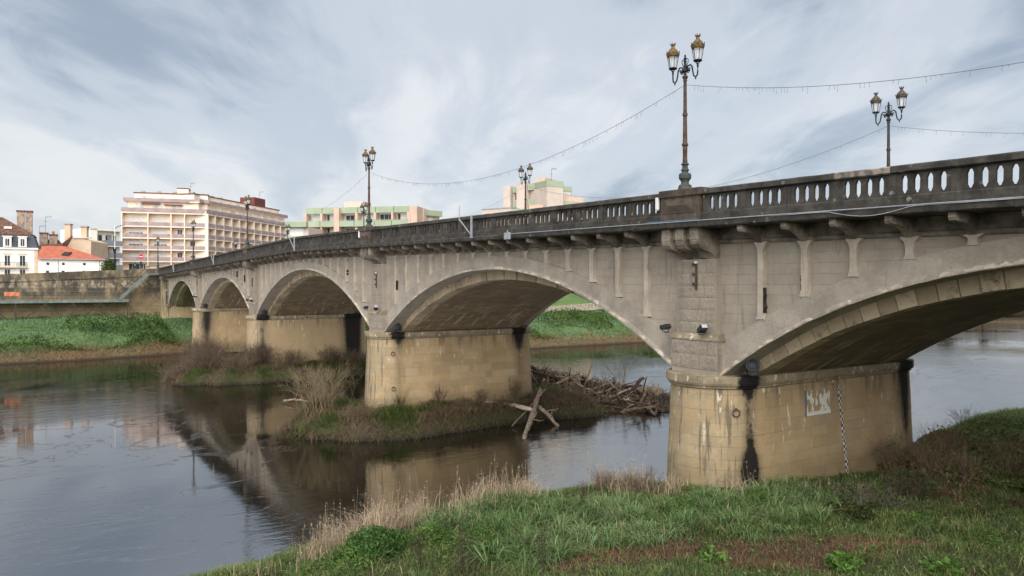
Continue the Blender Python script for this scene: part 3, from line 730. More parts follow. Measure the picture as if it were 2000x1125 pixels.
XF = [(-400, -62), (-60, -73), (-19, -77.3), (-12, -77.4), (-4, -79.2), (0, -80.4), (6, -79), (14, -73), (26, -66), (38, -63.2), (60, -63.3), (120, -74), (250, -102), (600, -150), (1400, -300)]
def zf(x, y):
    x = np.asarray(x, float); y = np.asarray(y, float); t = interp(y, XF) - x
    z = -1.2 + 1.2 * sst(t, -3, 0) + 1.0 * sst(t, -.2, 2.5) + 1.5 * sst(t, 2, 9) + 1.2 * sst(t, 7, 24)
    z = z - np.where(y > 20, .75 * sst(t, 10, 30), 0)
    return z + (vnoise(x, y, .22, 4) - .5) * .7 * sst(t, .5, 4) + (vnoise(x, y, .7, 5) - .5) * .25 * sst(t, .5, 4)
grid('far_bank', np.concatenate([np.linspace(-400, -125, 10), np.linspace(-122, -58, 110)]), np.concatenate([np.linspace(-500, -50, 12), np.linspace(-45, 120, 190), np.linspace(125, 1500, 40)]), zf, M['turf'])
def m_water():
    t = NT('river_water'); t.b.inputs['IOR'].default_value = 4.6; t.b.inputs['Specular IOR Level'].default_value = .5
    f = t.n.new('ShaderNodeMapping'); f.inputs['Rotation'].default_value = (0, 0, R(22)); f.inputs['Scale'].default_value = (1., .42, 1); t.L.new(t.pos, f.inputs['Vector']); v = f.outputs[0]
    calm = t.ss(t.noise(.055, 4, .6, .5), .40, .62, .12, 1.)
    a = t.noise(1.1, 3, .5, .6, vec=v); b = t.noise(4.2, 4, .6, .4, vec=v); c = t.noise(13, 3, .6, .2, vec=v)
    h = t.math('ADD', t.math('MULTIPLY', a, .55), t.math('ADD', t.math('MULTIPLY', b, .30), t.math('MULTIPLY', c, .10)))
    # lazy eddy lines
    e = t.noise(.22, 5, .55, 2.2, vec=v); line = t.ss(t.math('ABSOLUTE', t.math('SUBTRACT', e, .52)), .022, .0)
    calm = t.math('ADD', calm, t.math('MULTIPLY', line, 1.6))
    n = t.n.new('ShaderNodeBump'); n.inputs['Distance'].default_value = .045; t.L.new(h, n.inputs['Height']); t.L.new(t.math('MULTIPLY', calm, .62, clamp=True), n.inputs['Strength'])
    return t.out((.0045, .0045, .003), .02, n.outputs[0])
M['water'] = m_water()
tag(MB().add([(-1500, -1500, 0), (1500, -1500, 0), (1500, 2500, 0), (-1500, 2500, 0)], [(0, 1, 2, 3)]).build('river_water', M['water']), kind='structure')
# street behind the far quay
tag(MB().add([(-1500, -900, 9.6), (-104.3, -900, 9.6), (-104.3, -.5, 9.6), (-104.3, 11.5, 9.6), (-112.4, 30, 9.6), (-112.4, 1400, 9.6), (-1500, 1400, 9.6)], [(0, 1, 2, 3, 4, 5, 6)]).build('street', M['road']), kind='structure')
tag(MB().add([(25.5, -1.5, 9.62), (400, -1.5, 9.62), (400, 12.5, 9.62), (25.5, 12.5, 9.62)], [(0, 1, 2, 3)]).build('approach_road', M['road']), kind='structure')
# quay wall west of the bridge: individual big stones as one field, coping stones singly
def m_quay():
    t = NT('sooty_quay_masonry'); r = t.noise(.9, 6, .65, .3)
    c = t.mix(t.ss(r, .35, .65), (.22, .165, .10), (.32, .245, .155))
    blk = t.math('MULTIPLY', t.ss(t.z, 5.6, 7.2), t.ss(t.noise(.55, 6, .65, .4, stretch=(1, 1, .5)), .36, .56, 0, .95)); c = t.mix(blk, c, (.07, .06, .05))
    lime = t.math('MULTIPLY', t.ss(t.math('ABSOLUTE', t.math('SUBTRACT', t.z, 8.35)), .75, .2), t.ss(t.noise(1.0, 6, .7, .4, stretch=(1, 1, .6)), .46, .6, 0, .9)); c = t.mix(lime, c, (.42, .355, .27))
    c = t.mix(t.ss(t.noise(2.4, 6, .75), .62, .72, 0, .7), c, (.40, .34, .26))
    c = t.mix(t.math('MULTIPLY', t.ss(t.noise(.9, 5, .6, .3, stretch=(1, 1, .25)), .58, .68), t.ss(t.math('ABSOLUTE', t.math('ADD', t.y, 1.5)), 2.2, .8)), c, (.17, .055, .03))
    return t.out(c, .95, t.bump(t.noise(9, 6, .7), .6, .06))
M['quay'] = m_quay()
quay = tag(empty('quay_wall', (-104, -20, 3)), 'long sooty masonry quay wall left of the bridge with pale lime streaks', 'wall'); quay.location = (0, 0, 0)
def qtop(y): return 10.42 + .052 * (y + 3.3) if y > -40 else 10.42 - .052 * 36.7
yy = np.linspace(-120, .4, 61)
MB().strip([[(-104.25, y, 2.5), (-104.25, y, qtop(y) - .05)] for y in yy]).build('backing', M['core'], quay)
rest = MB(); z = 2.9
while z < 10.3:
    h = random.choice((.34, .42, .5)); y = .3
    while y > -60:
        L = random.uniform(.5, 1.2); zt = min(z + h, qtop(y) - 1.05); o = random.uniform(-.02, .03)
        if zt > z + .1: rest.add([(-104 + o, y, z + .012), (-104 + o, y - L + .02, z + .012), (-104 + o, y - L + .02, zt - .012), (-104 + o, y, zt - .012), (-104.2, y, z + .012), (-104.2, y - L + .02, z + .012), (-104.2, y - L + .02, zt - .012), (-104.2, y, zt - .012)], [(0, 1, 2, 3), (0, 4, 5, 1), (1, 5, 6, 2), (2, 6, 7, 3), (3, 7, 4, 0)])
        y -= L
    z += h
tag(rest.build('stone_field', M['quay'], quay), kind='stuff')
y = .3
while y > -60:
    L = random.uniform(1.2, 1.9); q = lambda a, z0: (a, z0)
    a, b = y - L + .02, y
    mb = MB(); zt = qtop((a + b) / 2)
    za, zb = qtop(a), qtop(b)
    for x0_, x1_, u0, u1 in ((-104.5, -103.86, -1.05, -.93), (-104.45, -103.97, -.93, random.uniform(-.02, .01))):
        mb.add([(x_, y_, z_ + u_) for u_ in (u0, u1) for x_, y_, z_ in ((x0_, a, za), (x1_, a, za), (x1_, b, zb), (x0_, b, zb))], [(0, 3, 2, 1), (4, 5, 6, 7), (0, 1, 5, 4), (1, 2, 6, 5), (2, 3, 7, 6), (3, 0, 4, 7)])
    mb.build('parapet_stone', M['quay'], quay); y -= L
MB().box(-108, -104.5, -120, .3, 2.5, 9.5).build('fill', M['core'], quay)
# embankment walls on the other side, seen through the second arch
qb = tag(empty('embankment_wall'), 'grey upper embankment wall seen through the widest visible gap of the second arch', 'wall')
MB().box(-114, -112.3, 11, 700, 4.0, 9.8).build('wall_face', M['quay'], qb); MB().box(-114.2, -112.2, 11, 700, 9.8, 10.5).build('parapet', M['quay'], qb)
lw = tag(empty('terrace_wall'), 'low pale stone terrace wall crossing the grass beyond the second arch', 'wall')
M['pale'] = plain('pale_rubble_stone', (.36, .30, .24), .95, .35, 2.5, 0, .8, 6)
mbs = MB()
for z0, z1 in ((2.9, 3.4), (3.4, 3.85), (3.85, 4.25)):
    y = 40
    while y < 150:
        L = random.uniform(.6, 1.4); o = random.uniform(-.05, .05); dz = (y - 70) * .05
        mbs.box(-100.4 + o, -99.6 + o, y + .02, y + L - .02, z0 + dz + .01, z1 + dz - .01); y += L
tag(mbs.build('stone_field', M['pale'], lw), kind='stuff'); 
def terr(X, Y): return np.where(X > -100.2, 3.0, 4.35 + (-100.2 - X) * .13) + (Y - 70) * .05 + (vnoise(X, Y, .3, 6) - .5) * .25
grid('terrace', np.linspace(-112.5, -100.0, 16), np.linspace(36, 300, 120), terr, M['turf'])
# mud islands round the two middle piers
def island(name, cx, cy, rx, ry, hgt, seed, mat):
    def f(X, Y):
        a = np.arctan2((Y - cy) / ry, (X - cx) / rx); r = np.hypot((X - cx) / rx, (Y - cy) / ry)
        k = 1 + (vnoise(np.cos(a) * 1.7, np.sin(a) * 1.7, 1.3, seed) - .5) * .42 + (vnoise(np.cos(a) * 1.7, np.sin(a) * 1.7, 5.5, seed + 3) - .5) * .20
        s = r / k
        return -.8 + (hgt + .8) * sst(s, 1.13, .86) + (vnoise(X, Y, .8, seed) - .5) * .5 * sst(s, 1., .8) + (vnoise(X, Y, 2.4, seed + 1) - .5) * .18 * sst(s, 1., .8)
    grid(name, np.linspace(cx - rx * 1.5, cx + rx * 1.5, 60), np.linspace(cy - ry * 1.5, cy + ry * 1.5, 90), f, mat); return f
isl2 = island('mud_island', -24.3, 6.0, 4.0, 10.6, .95, 21, M['soil'])
isl3 = island('mud_island', -52.2, 3.5, 4.4, 9.8, .9, 33, M['soil'])
# ================================================================== lamp posts, light strings, fittings
def lamp_meshes(pole, crown):
    m = {}
    m['base'] = MB().lathe([(.215, 0), (.215, .03), (.20, .10), (.185, .14), (.125, .17), (.115, .22), (.13, .27), (.185, .34), (.19, .44), (.175, .49), (.10, .52), (.095, .56), (.125, .58), (.115, .62), (.085, .66), (.085, .74), (.125, .77), (.115, .80)], 14).mesh('base', M['greeniron'])
    m['pole'] = MB().lathe([(.080, .79), (.066, 1.0), (.072, 1.32), (.098, 1.36), (.098, 1.40), (.070, 1.44), (.058, 2.24), (.078, 2.27), (.078, 2.33), (.056, 2.36), (.048, 3.30), (.062, 3.33), (.058, 3.38), (.088, 3.44), (.086, 3.47), (.05, 3.50)], 12).mesh('pole', pole)
    a = MB(); a.lathe([(.05, 3.48), (.042, 3.9), (.055, 3.93), (.03, 3.97), (.05, 4.02), (.02, 4.06), (.035, 4.09), (.0, 4.16)], 8)
    a.lathe([(.0, 3.56), (.10, 3.62), (.10, 3.68), (0, 3.74)], 8)
    for s in (-1, 1):
        pts = [(s * .04, 3.66), (s * .12, 3.76), (s * .22, 3.78), (s * .29, 3.70), (s * .31, 3.57), (s * .35, 3.42), (s * .43, 3.35), (s * .50, 3.41), (s * .515, 3.52), (s * .515, 3.64)]
        a.tube([(p, 0, q) for p, q in pts], .024, 6)
        sp = [(s * (.15 + .11 * (1 - k / 16) * math.cos(.6 + k * .42)), 0, 3.60 + .11 * (1 - k / 16) * math.sin(.6 + k * .42)) for k in range(15)]
        a.tube(sp, .014, 5)
        sp = [(s * (.03 + .10 * math.sin(k * .28)), 0, 3.72 + .27 * math.sin(k * .16)) for k in range(12)]; a.tube(sp, .013, 5)
        a.lathe([(0, -.045), (.04, -.03), (.045, 0), (.04, .03), (0, .045)], 7, (s * .155, 0, 3.63)); a.lathe([(0, -.05), (.03, -.02), (0, .03)], 6, (s * .43, 0, 3.33))
    m['arms'] = a.mesh('arms', M['iron'])
    f = MB(); f.lathe([(.03, -.02), (.035, .06), (.02, .09)], 8); 
    for k in range(6):
        q = math.pi * 2 * (k + .5) / 6; f.bar((.02 * math.cos(q), .02 * math.sin(q), .06), (.10 * math.cos(q), .10 * math.sin(q), .155), .012)
        f.bar((.112 * math.cos(q), .112 * math.sin(q), .17), (.172 * math.cos(q), .172 * math.sin(q), .53), .016)
    f.lathe([(.10, .145), (.128, .15), (.135, .17), (.118, .19), (.095, .18)], 12)
    m['frame'] = f.mesh('lantern', M['iron'])
    g = MB(); n = 6
    for k in range(n):
        q0, q1 = [math.pi * 2 * (k + e + .5) / n for e in (0, 1)]
        g.add([(.107 * math.cos(q0), .107 * math.sin(q0), .185), (.107 * math.cos(q1), .107 * math.sin(q1), .185), (.165 * math.cos(q1), .165 * math.sin(q1), .535), (.165 * math.cos(q0), .165 * math.sin(q0), .535)], [(0, 1, 2, 3)])
    m['glass'] = g.mesh('glass', M['lampglass'])
    b = MB().lathe([(.012, .19), (.03, .24), (.04, .34), (.025, .5)], 8); m['bulb'] = b.mesh('burner', M['white'])
    c = MB().lathe([(.175, .525), (.19, .54), (.205, .60), (.212, .625), (.195, .635), (.175, .66), (.13, .735), (.075, .79), (.062, .81), (.05, .83), (.05, .86), (.075, .905), (.07, .915), (.03, .91)], 12)
    for k in range(6):
        q = math.pi * 2 * k / 6; c.bar((.072 * math.cos(q), .072 * math.sin(q), .90), (.085 * math.cos(q), .085 * math.sin(q), .955), .02)
        q += .3; c.bar((.205 * math.cos(q), .205 * math.sin(q), .62), (.225 * math.cos(q), .225 * math.sin(q), .675), .022)
    m['crown'] = c.mesh('crown', crown)
    return m
LM = {'near': lamp_meshes(M['rust'], M['gold']), 'far': lamp_meshes(plain('dark_brown_iron', (.05, .038, .032), .6, .3, 7, .1, .3), M['dullgold'])}
def lamp(x, y, z, kind, label):
    m = LM[kind]; o = tag(empty('lamp_post', (x, y, z)), label, 'lamp post', 'twin-lantern lamp posts along the bridge parapets')
    for k in ('base', 'pole', 'arms'): inst(k, m[k], o)
    for s in (-1, 1):
        f = inst('lantern', m['frame'], o, (s * .515, 0, 3.66)); inst('glass', m['glass'], f); inst('burner', m['bulb'], f); inst('crown', m['crown'], f)
    return o
nl = ['tall twin-lantern lamp post with gold caps on the nearest pier, largest of all lamps', 'gold-capped twin-lantern lamp post above the second pier from the right', 'gold-capped lamp post above the third pier in front of the cream apartment block', 'small gold-capped lamp post above the fourth pier before the mauve balconies', 'smallest lamp post at the far end of the near parapet beside the metal stairs']
fl = ['bronze-capped twin-lantern lamp post on the far parapet, rightmost in the picture', 'bronze-capped lamp post on the far parapet in front of the peach and green block', 'lamp post on the far parapet just left of the second gold-capped lamp', 'small far-parapet lamp post at the left end of the green balcony building', 'tiny far-parapet lamp post beside the third gold-capped lamp']
LX = [0.0, -24.95, -52.9, -77.7, -104.4]
for i, x in enumerate(LX):
    zt = ztop(x) + .055 if i < 4 else 10.62
    lamp(x, 0, zt, 'near', nl[i]); lamp(x, WID, zt, 'far', fl[i])
# strings of fairy lights hung lamp to lamp
def string(p, q, sag, label, drops=True, mat=None):
    p, q = Vector(p), Vector(q); n = 60
    pts = [p.lerp(q, k / n) - Vector((0, 0, sag * 4 * (k / n) * (1 - k / n))) for k in range(n + 1)]
    o = MB().tube(pts, .0075, 5).build('light_string', mat or M['cable']); tag(o, label, 'light string', 'strings of fairy lights between the lamp posts')
    mb = MB(); L = (q - p).length; k = .4
    while k < L - .3:
        t = k / L * n; i = int(t); a = pts[i].lerp(pts[min(i + 1, n)], t - i); d = random.uniform(.03, .15)
        b = a + Vector((random.uniform(-.03, .03), random.uniform(-.03, .03), -d)); mb.bar(a, b, .006); mb.bar(b, b - Vector((0, 0, .02)), .010)
        k += random.choice((.08, .10, .13, .5)) * random.uniform(.8, 1.3)
    tag(mb.build('light_drops', mat or M['cable'], o), kind='stuff'); return o
H = 3.22
def lz(i): return (ztop(LX[i]) if i < 4 else 10.6) + .05 + H
string((0, 0, lz(0)), (21.9, 0, ztop(21.9) + H), 1.45, 'fairy light string running right from the tallest lamp post out of the picture')
string((0, 0, lz(0)), (LX[1], 0, lz(1)), 1.65, 'fairy light string sagging between the tallest lamp post and the second gold-capped one')
string((0, WID, lz(0)), (21.9, WID, ztop(21.9) + H), 1.45, 'fairy light string running right from the rightmost bronze-capped lamp post')
string((0, WID, lz(0)), (LX[1], WID, lz(1)), 1.65, 'fairy light string sagging behind the parapet between the two rightmost bronze-capped lamps')
string((LX[1], 0, lz(1)), (LX[2], 0, lz(2)), 1.8, 'pale fairy light string from the second gold-capped lamp down to the third', mat=M['lightwire'])
string((LX[1], WID, lz(1)), (LX[2], WID, lz(2)), 1.8, 'pale far-side fairy light string in front of the green balcony building', mat=M['lightwire'])
string((LX[2], 0, lz(2)), (LX[3], 0, lz(3)), 1.8, 'white fairy light string across the apartment wing between third and fourth gold-capped lamps', mat=M['lightwire'])
string((LX[3], 0, lz(3)), (LX[4], 0, lz(4)), 1.8, 'white fairy light string across the apartment front to the smallest near lamp', mat=M['lightwire'])
# electric conduit along the cornice
pts = [(x, -.47, ztop(x) - .955) for x in np.linspace(-9.2, 23, 60)]
tag(MB().tube(pts, .016, 6).build('conduit', M['steel']), 'silver electric conduit clipped along the top of the cornice', 'pipe')
pts = [(x, -.475 - .01 * math.sin(x * 3), ztop(x) - .975 - .16 * max(0, math.sin((x - 5.2) * 1.5)) * (5.2 < x < 7.3)) for x in np.linspace(3.5, 12, 60)]
tag(MB().tube(pts, .007, 5).build('loose_cable', M['lightwire']), 'thin white cable sagging loose below the conduit near the right edge', 'cable')
M['blue'] = plain('blue_cable', (.06, .16, .24), .6, .2)
pts = [(x, -.42 + .03 * math.sin(x * 6), ztop(x) - .915) for x in np.linspace(-1.2, .9, 20)]
tag(MB().tube(pts, .014, 5).build('blue_cable', M['blue']), 'short blue cable lying under the nearest pedestal', 'cable')
for k, (x, lab) in enumerate([(-.96, 'cream junction box on the parapet left of the nearest pedestal'), (-25.9, 'small white junction box left of the second pedestal')]):
    zt = ztop(x); mb = MB(); mb.bbox(x - .06, x + .06, -.27, -.2, zt - .50, zt - .13, .01); mb.box(x - .05, x + .05, -.262, -.2, zt - .53, zt - .505); tag(mb.build('junction_box', M['white']), lab, 'box')
x = -9.3; zt = ztop(x); mb = MB(); mb.bbox(x - .2, x + .2, -.54, -.455, zt - 1.18, zt - .9, .015); mb.box(x - .02, x + .02, -.50, -.46, zt - .9, zt - .8)
tag(mb.build('cable_box', M['steel']), 'pale blue-grey cable box hung on the cornice above the second arch', 'box')
# steel posts with struts clamped to the outside of the parapet
for x, lab in ((-12.2, 'grey steel post with diagonal strut clamped over the crown of the second arch'), (-37.6, 'grey steel post with strut clamped near the crest of the bridge'), (-64.5, 'small steel post with strut above the fourth arch'), (-88.0, 'tiny steel post with strut above the leftmost arch')):
    zt = ztop(x); o = tag(empty('steel_post', (x, -.5, zt - .95)), lab, 'post', 'steel posts clamped to the parapet')
    MB().box(-.035, .035, -.035, .035, -.05, .92).build('upright', M['steel'], o); MB().bar((0, 0, .05), (-1.05, 0, .80), .05, .03).build('strut', M['steel'], o)
    MB().tube([(-1.08, 0, .72), (-1.08, 0, 1.45)], .022, 6).build('rod', M['steel'], o); MB().box(-.06, .06, -.06, .10, -.07, -.02).build('clamp', M['steel'], o)
# floodlights on the piers
def flood(loc, rz, tilt, lab):
    o = tag(empty('floodlight', loc, rz), lab, 'floodlight', 'floodlights fixed to the piers')
    b = MB(); b.prism([(-.22, -.05), (-.18, -.10), (.14, -.08), (.2, -.02), (.2, .05), (.1, .09), (-.18, .10), (-.22, .06)], -.13, .13, 'x')
    for q in range(4): b.box(-.13 + q * .075, -.115 + q * .075, .0, .16, .085, .115)
    h = b.build('housing', M['black'], o); h.rotation_euler = (tilt, 0, 0); o.scale = (.8, .8, .8); h.location = (0, 0, .16)
    MB().box(-.11, .11, -.232, -.222, -.07, .07).build('lens', M['lampglass'], h)
    k = MB(); k.bar((-.15, 0, .16), (-.15, 0, -.02), .02, .03); k.bar((.15, 0, .16), (.15, 0, -.02), .02, .03); k.bar((-.16, 0, -.02), (.16, 0, -.02), .03, .02); k.box(-.04, .04, -.03, .2, -.06, -.03); k.build('yoke', M['black'], o)
def spot(loc, lab):
    o = tag(empty('spotlight', loc), lab, 'spotlight', 'round spotlights below the arch springings')
    b = MB().lathe([(.10, -.24), (.17, -.20), (.205, .0), (.205, .10), (.19, .12), (.165, .09)], 16); h = b.build('housing', M['black'], o, True); h.rotation_euler = (R(75), 0, R(40))
    MB().lathe([(0, .06), (.08, .075), (.165, .09)], 16).build('lens', M['lampglass'], h, True)
    MB().lathe([(.0, .02), (.06, .03), (.05, .07), (0, .08)], 10).build('reflector', M['white'], h)
    k = MB(); k.bar((-.2, 0, 0), (-.2, 0, -.28), .02, .04); k.bar((.2, 0, 0), (.2, 0, -.28), .02, .04); k.bar((-.2, 0, -.28), (.2, 0, -.28), .04, .02); k.build('yoke', M['black'], o)
pn = ['nearest pier', 'second pier', 'third pier', 'fourth pier']
for i, xp in enumerate(PIERS):
    flood((xp - 1.08, .25, 6.72), R(-95), R(8), 'black floodlight on the left ledge of the ' + pn[i])
    flood((xp + .52, .20, 6.72), R(70), R(-38), 'black floodlight tipped up on the right ledge of the ' + pn[i])
    spot((xp + 1.78, .95, 5.83), 'round black spotlight under the arch at the right of the ' + pn[i])
    # mooring rings
    for z, y in (((4.5, .78),) if i == 0 else ((4.35, .9), (2.35, .9))):
        sx = math.sqrt(max(0, 1 - ((1.5 - y) / 1.5) ** 2)) * HW + (5.14 - z) * BAT + .03
        o = tag(empty('mooring_ring', (xp + sx + .02, y - .03, z)), ('rusty mooring ring beside the black stain on the nearest pier' if i == 0 else ('upper' if z > 3 else 'lower') + ' rusty mooring ring on the nose of the ' + pn[i]), 'ring', 'mooring rings on the piers')
        pts = [(0, .11 * math.sin(a), .11 * math.cos(a) - .11) for a in np.linspace(0, 2 * math.pi, 15)]
        MB().tube(pts, .02, 6).build('ring', M['rust'], o); MB().lathe([(.035, -.03), (.03, .03)], 8).build('eye', M['rust'], o); o.rotation_euler = (0, R(-3), R(-35))
    # rusty iron strap with bolts on the pilaster
    o = tag(empty('cable_strap', (xp + .06, .45, 8.0)), 'rusty iron strap with insulators on the pilaster of the ' + pn[i], 'strap')
    MB().box(-.03, .03, -.05, .0, .05, .92).build('strap', M['rust'], o)
    for k in range(3): MB().lathe([(.02, -.06), (.045, -.05), (.045, .0), (.02, .02)], 8, (-.09, -.06, .25 + .3 * k)).build('insulator', M['black'], o)
    MB().box(-.02, .08, -.09, -.04, .86, .93).build('junction', M['white'], o)
# flood gauge and peeling sign on the nearest pier
def flank(y, z): return 1.45 + (5.14 - z) * BAT
m_g = NT('gauge_enamel')
ck = m_g.n.new('ShaderNodeTexChecker'); ck.inputs['Scale'].default_value = 1; m_g.L.new(m_g.vscale(m_g.pos, (0, 16.0, 10.0)), ck.inputs['Vector']); ck.inputs[1].default_value = (.68, .67, .64, 1); ck.inputs[2].default_value = (.05, .05, .055, 1)
M['gauge'] = m_g.out(ck.outputs[0], .5)
g = tag(empty('flood_gauge', (1.6, 5.6, 1.4)), 'black and white chequered flood gauge strip on the flank of the nearest pier', 'gauge'); g.location = (0, 0, 0)
for k in range(4):
    z0, z1 = 1.2 + k * .93, 1.2 + (k + 1) * .93 - .01; yo = 5.98 - (z0 + z1 - 2.8) * .5 * .10
    MB().add([(flank(0, z0) + .03, 5.93 - (z0 - 1.4) * .11, z0), (flank(0, z0) + .03, 6.03 - (z0 - 1.4) * .11, z0), (flank(0, z1) + .03, 6.03 - (z1 - 1.4) * .11, z1), (flank(0, z1) + .03, 5.93 - (z1 - 1.4) * .11, z1),
              (flank(0, z0), 5.93 - (z0 - 1.4) * .11, z0), (flank(0, z0), 6.03 - (z0 - 1.4) * .11, z0), (flank(0, z1), 6.03 - (z1 - 1.4) * .11, z1), (flank(0, z1), 5.93 - (z1 - 1.4) * .11, z1)], [(0, 1, 2, 3), (0, 4, 5, 1), (1, 5, 6, 2), (2, 6, 7, 3), (3, 7, 4, 0)]).build('gauge_plate', M['gauge'], g)
t = NT('peeling_white_paint'); pk = t.noise(2.6, 6, .6, .3, stretch=(1, 1.6, .9)); frame = t.ss(t.z, 4.18, 4.10)
M['peel'] = t.out(t.mix(t.math('MAXIMUM', t.ss(pk, .50, .515), t.math('MULTIPLY', frame, t.ss(pk, .36, .38))), (.40, .29, .155), (.74, .72, .66)), .8, t.bump(t.ss(pk, .50, .515), .6, .01))
sg = tag(empty('painted_panel', (0, 0, 0)), 'square white painted panel peeling off the flank of the nearest pier', 'panel')
MB().add([(flank(0, 4.02) + .02, 3.86, 4.02), (flank(0, 4.02) + .02, 5.12, 4.02), (flank(0, 4.82) + .02, 5.12, 4.82), (flank(0, 4.82) + .02, 3.86, 4.82), (flank(0, 4.02) - .02, 3.86, 4.02), (flank(0, 4.02) - .02, 5.12, 4.02), (flank(0, 4.82) - .02, 5.12, 4.82), (flank(0, 4.82) - .02, 3.86, 4.82)], [(0, 1, 2, 3), (0, 4, 5, 1), (1, 5, 6, 2), (2, 6, 7, 3), (3, 7, 4, 0)]).build('panel_face', M['peel'], sg)
e = MB(); e.box(flank(0, 4.8) + .0, flank(0, 4.0) + .03, 3.80, 3.855, 4.0, 4.84); e.build('edge_strip', M['cable'], sg)
# --- metal walkway, stair and banner on the quay
M['gmetal'] = plain('grey_green_painted_steel', (.16, .19, .175), .55, .25, 1.5, .1, .2)
M['dmetal'] = plain('dark_steel', (.045, .055, .05), .6, .3, 2, .2)
wk = tag(empty('walkway', (0, 0, 0)), 'grey-green steel walkway on trestles along the foot of the quay wall', 'walkway')
WX0, WX1, WZ = -103.9, -101.6, 6.15
MB().box(WX0, WX1, -70, -4.2, WZ - .12, WZ).build('deck', M['dmetal'], wk)
MB().box(WX1 - .06, WX1 + .02, -70, -4.15, WZ - .36, WZ + .03).build('edge_beam', M['gmetal'], wk); MB().box(WX0, WX1 - .07, -4.25, -4.15, WZ - .36, WZ + .03).build('edge_beam', M['gmetal'], wk)
for y in np.arange(-4.3, -60, -6.55):
    MB().box(WX1 - .14, WX1 - .02, y - .06, y + .06, 2.6, WZ - .37).build('trestle_post', M['dmetal'], wk)
    if y > -55:
        MB().bar((WX1 - .1, y - 3.6, WZ - .37), (WX1 - .1, y - .3, 3.3), .09).build('brace', M['dmetal'], wk); MB().bar((WX1 - .1, y - 3.0, WZ - .37), (WX1 - .1, y - 6.2, 3.3), .09).build('brace', M['dmetal'], wk)
for y in np.arange(-5.6, -60, -2.2): MB().tube([(WX1 - .03, y, WZ), (WX1 - .03, y, WZ + 1.1)], .022, 5).build('rail_post', M['dmetal'], wk)
for z in (.38, .74, 1.1): MB().tube([(WX1 - .03, -60, WZ + z), (WX1 - .03, -5.5, WZ + z)], .022 if z > 1 else .010, 5).build('rail', M['gmetal' if z > 1 else 'dmetal'], wk)
st = tag(empty('metal_stair', (0, 0, 0)), 'grey-green open steel stair climbing from the walkway to the bridge end', 'stair')
y0, y1, z0, z1 = -5.3, -1.6, 6.15, 9.75
for x in (-102.9, -101.5):
    MB().bar((x, y0, z0), (x, y1, z1), .07, .32).build('stringer', M['gmetal'], st); MB().bar((x, y1 - .05, z1), (x, .3, z1), .07, .26).build('landing_beam', M['gmetal'], st)
    for k in range(5): yy_ = y0 + (y1 - y0) * k / 4; zz_ = z0 + (z1 - z0) * k / 4; MB().tube([(x, yy_, zz_), (x, yy_, zz_ + 1.15)], .024, 5).build('baluster', M['dmetal'], st)
    MB().tube([(x, y0, z0 + 1.15), (x, y1, z1 + 1.15), (x, .3, z1 + 1.15)], .032, 6).build('handrail', M['dmetal'], st)
    MB().tube([(x, y0, z0 + .6), (x, y1, z1 + .6), (x, .3, z1 + .6)], .018, 5).build('mid_rail', M['dmetal'], st)
for k in range(18):
    f = (k + .5) / 18; MB().box(-102.9, -101.5, y0 + (y1 - y0) * f - .03, y0 + (y1 - y0) * f + .20, z0 + (z1 - z0) * f, z0 + (z1 - z0) * f + .04).build('tread', M['dmetal'], st)
MB().box(-102.9, -101.5, y1, .3, z1 + .06, z1 + .10).build('landing', M['dmetal'], st)
M['orange'] = plain('orange_tarp', (.62, .20, .10), .7, .1)
a, b = bx(8, 571, -101.55), bx(38, 571, -101.55)
bn = MB(); n = 8
bn.strip([[(-101.58 + .03 * math.sin(k * 1.9), a[1] + (b[1] - a[1]) * k / n, WZ + .62), (-101.56 + .03 * math.sin(k * 1.3), a[1] + (b[1] - a[1]) * k / n, WZ + 1.1)] for k in range(n + 1)])
o = bn.build('banner', M['orange']); sm = o.modifiers.new('thick', 'SOLIDIFY'); sm.thickness = .01
tag(o, 'orange tarpaulin strip tied to the walkway railing at the left edge', 'banner')
pp = tag(empty('drain_pipe', (0, 0, 0)), 'grey drain pipe on the left abutment beside the leftmost arch', 'pipe')
MB().tube([(-100.2, .05, 9.1), (-99.6, .35, 8.6), (-99.5, .4, 6.2), (-99.5, .4, 5.5)], .06, 8).build('pipe_run', M['dmetal'], pp); MB().box(-99.62, -99.38, .28, .52, 7.3, 7.6).build('collar', M['steel'], pp)
# --- street furniture at the far bridge end
def sign(x, y):
    o = tag(empty('no_entry_sign', (x, y, 9.6)), 'red no-entry sign on a grey pole beyond the top of the stairs', 'road sign')
    MB().tube([(0, 0, 0), (0, 0, 6.3)], .05, 8).build('pole', M['steel'], o)
    f = Vector((EYE[0] - x, EYE[1] - y, 0)).normalized(); rz = math.atan2(f.y, f.x) + math.pi / 2
    d = MB().lathe([(0, 0), (.38, 0), (.38, .03), (0, .03)], 24).build('disc', plain('sign_red', (.6, .02, .03), .4, .05), o); d.rotation_euler = (R(90), 0, rz); d.location = (f.x * .1, f.y * .1, 3.15)
    MB().box(-.27, .27, -.065, .065, .032, .045).build('bar', M['white'], d)
    MB().box(-.16, .16, -.12, .12, 1.5, 2.35).build('signal_box', M['black'], o)
p = bd(275.5, 520, 122); sign(p[0], p[1])
p = bd(264, 520, 121); o = tag(empty('traffic_light', (p[0], p[1], 9.6)), 'small traffic light with a lit green lens beside the no-entry sign', 'traffic light')
MB().tube([(0, 0, 0), (0, 0, 2.9)], .05, 8).build('pole', M['steel'], o); MB().bbox(-.16, .16, -.14, .14, 1.2, 2.1, .03).build('housing', M['black'], o)
tg = NT('green_signal'); tg.b.inputs['Emission Color'].default_value = (.02, .9, .5, 1); tg.b.inputs['Emission Strength'].default_value = .6; gm = tg.out((.02, .4, .25), .3)
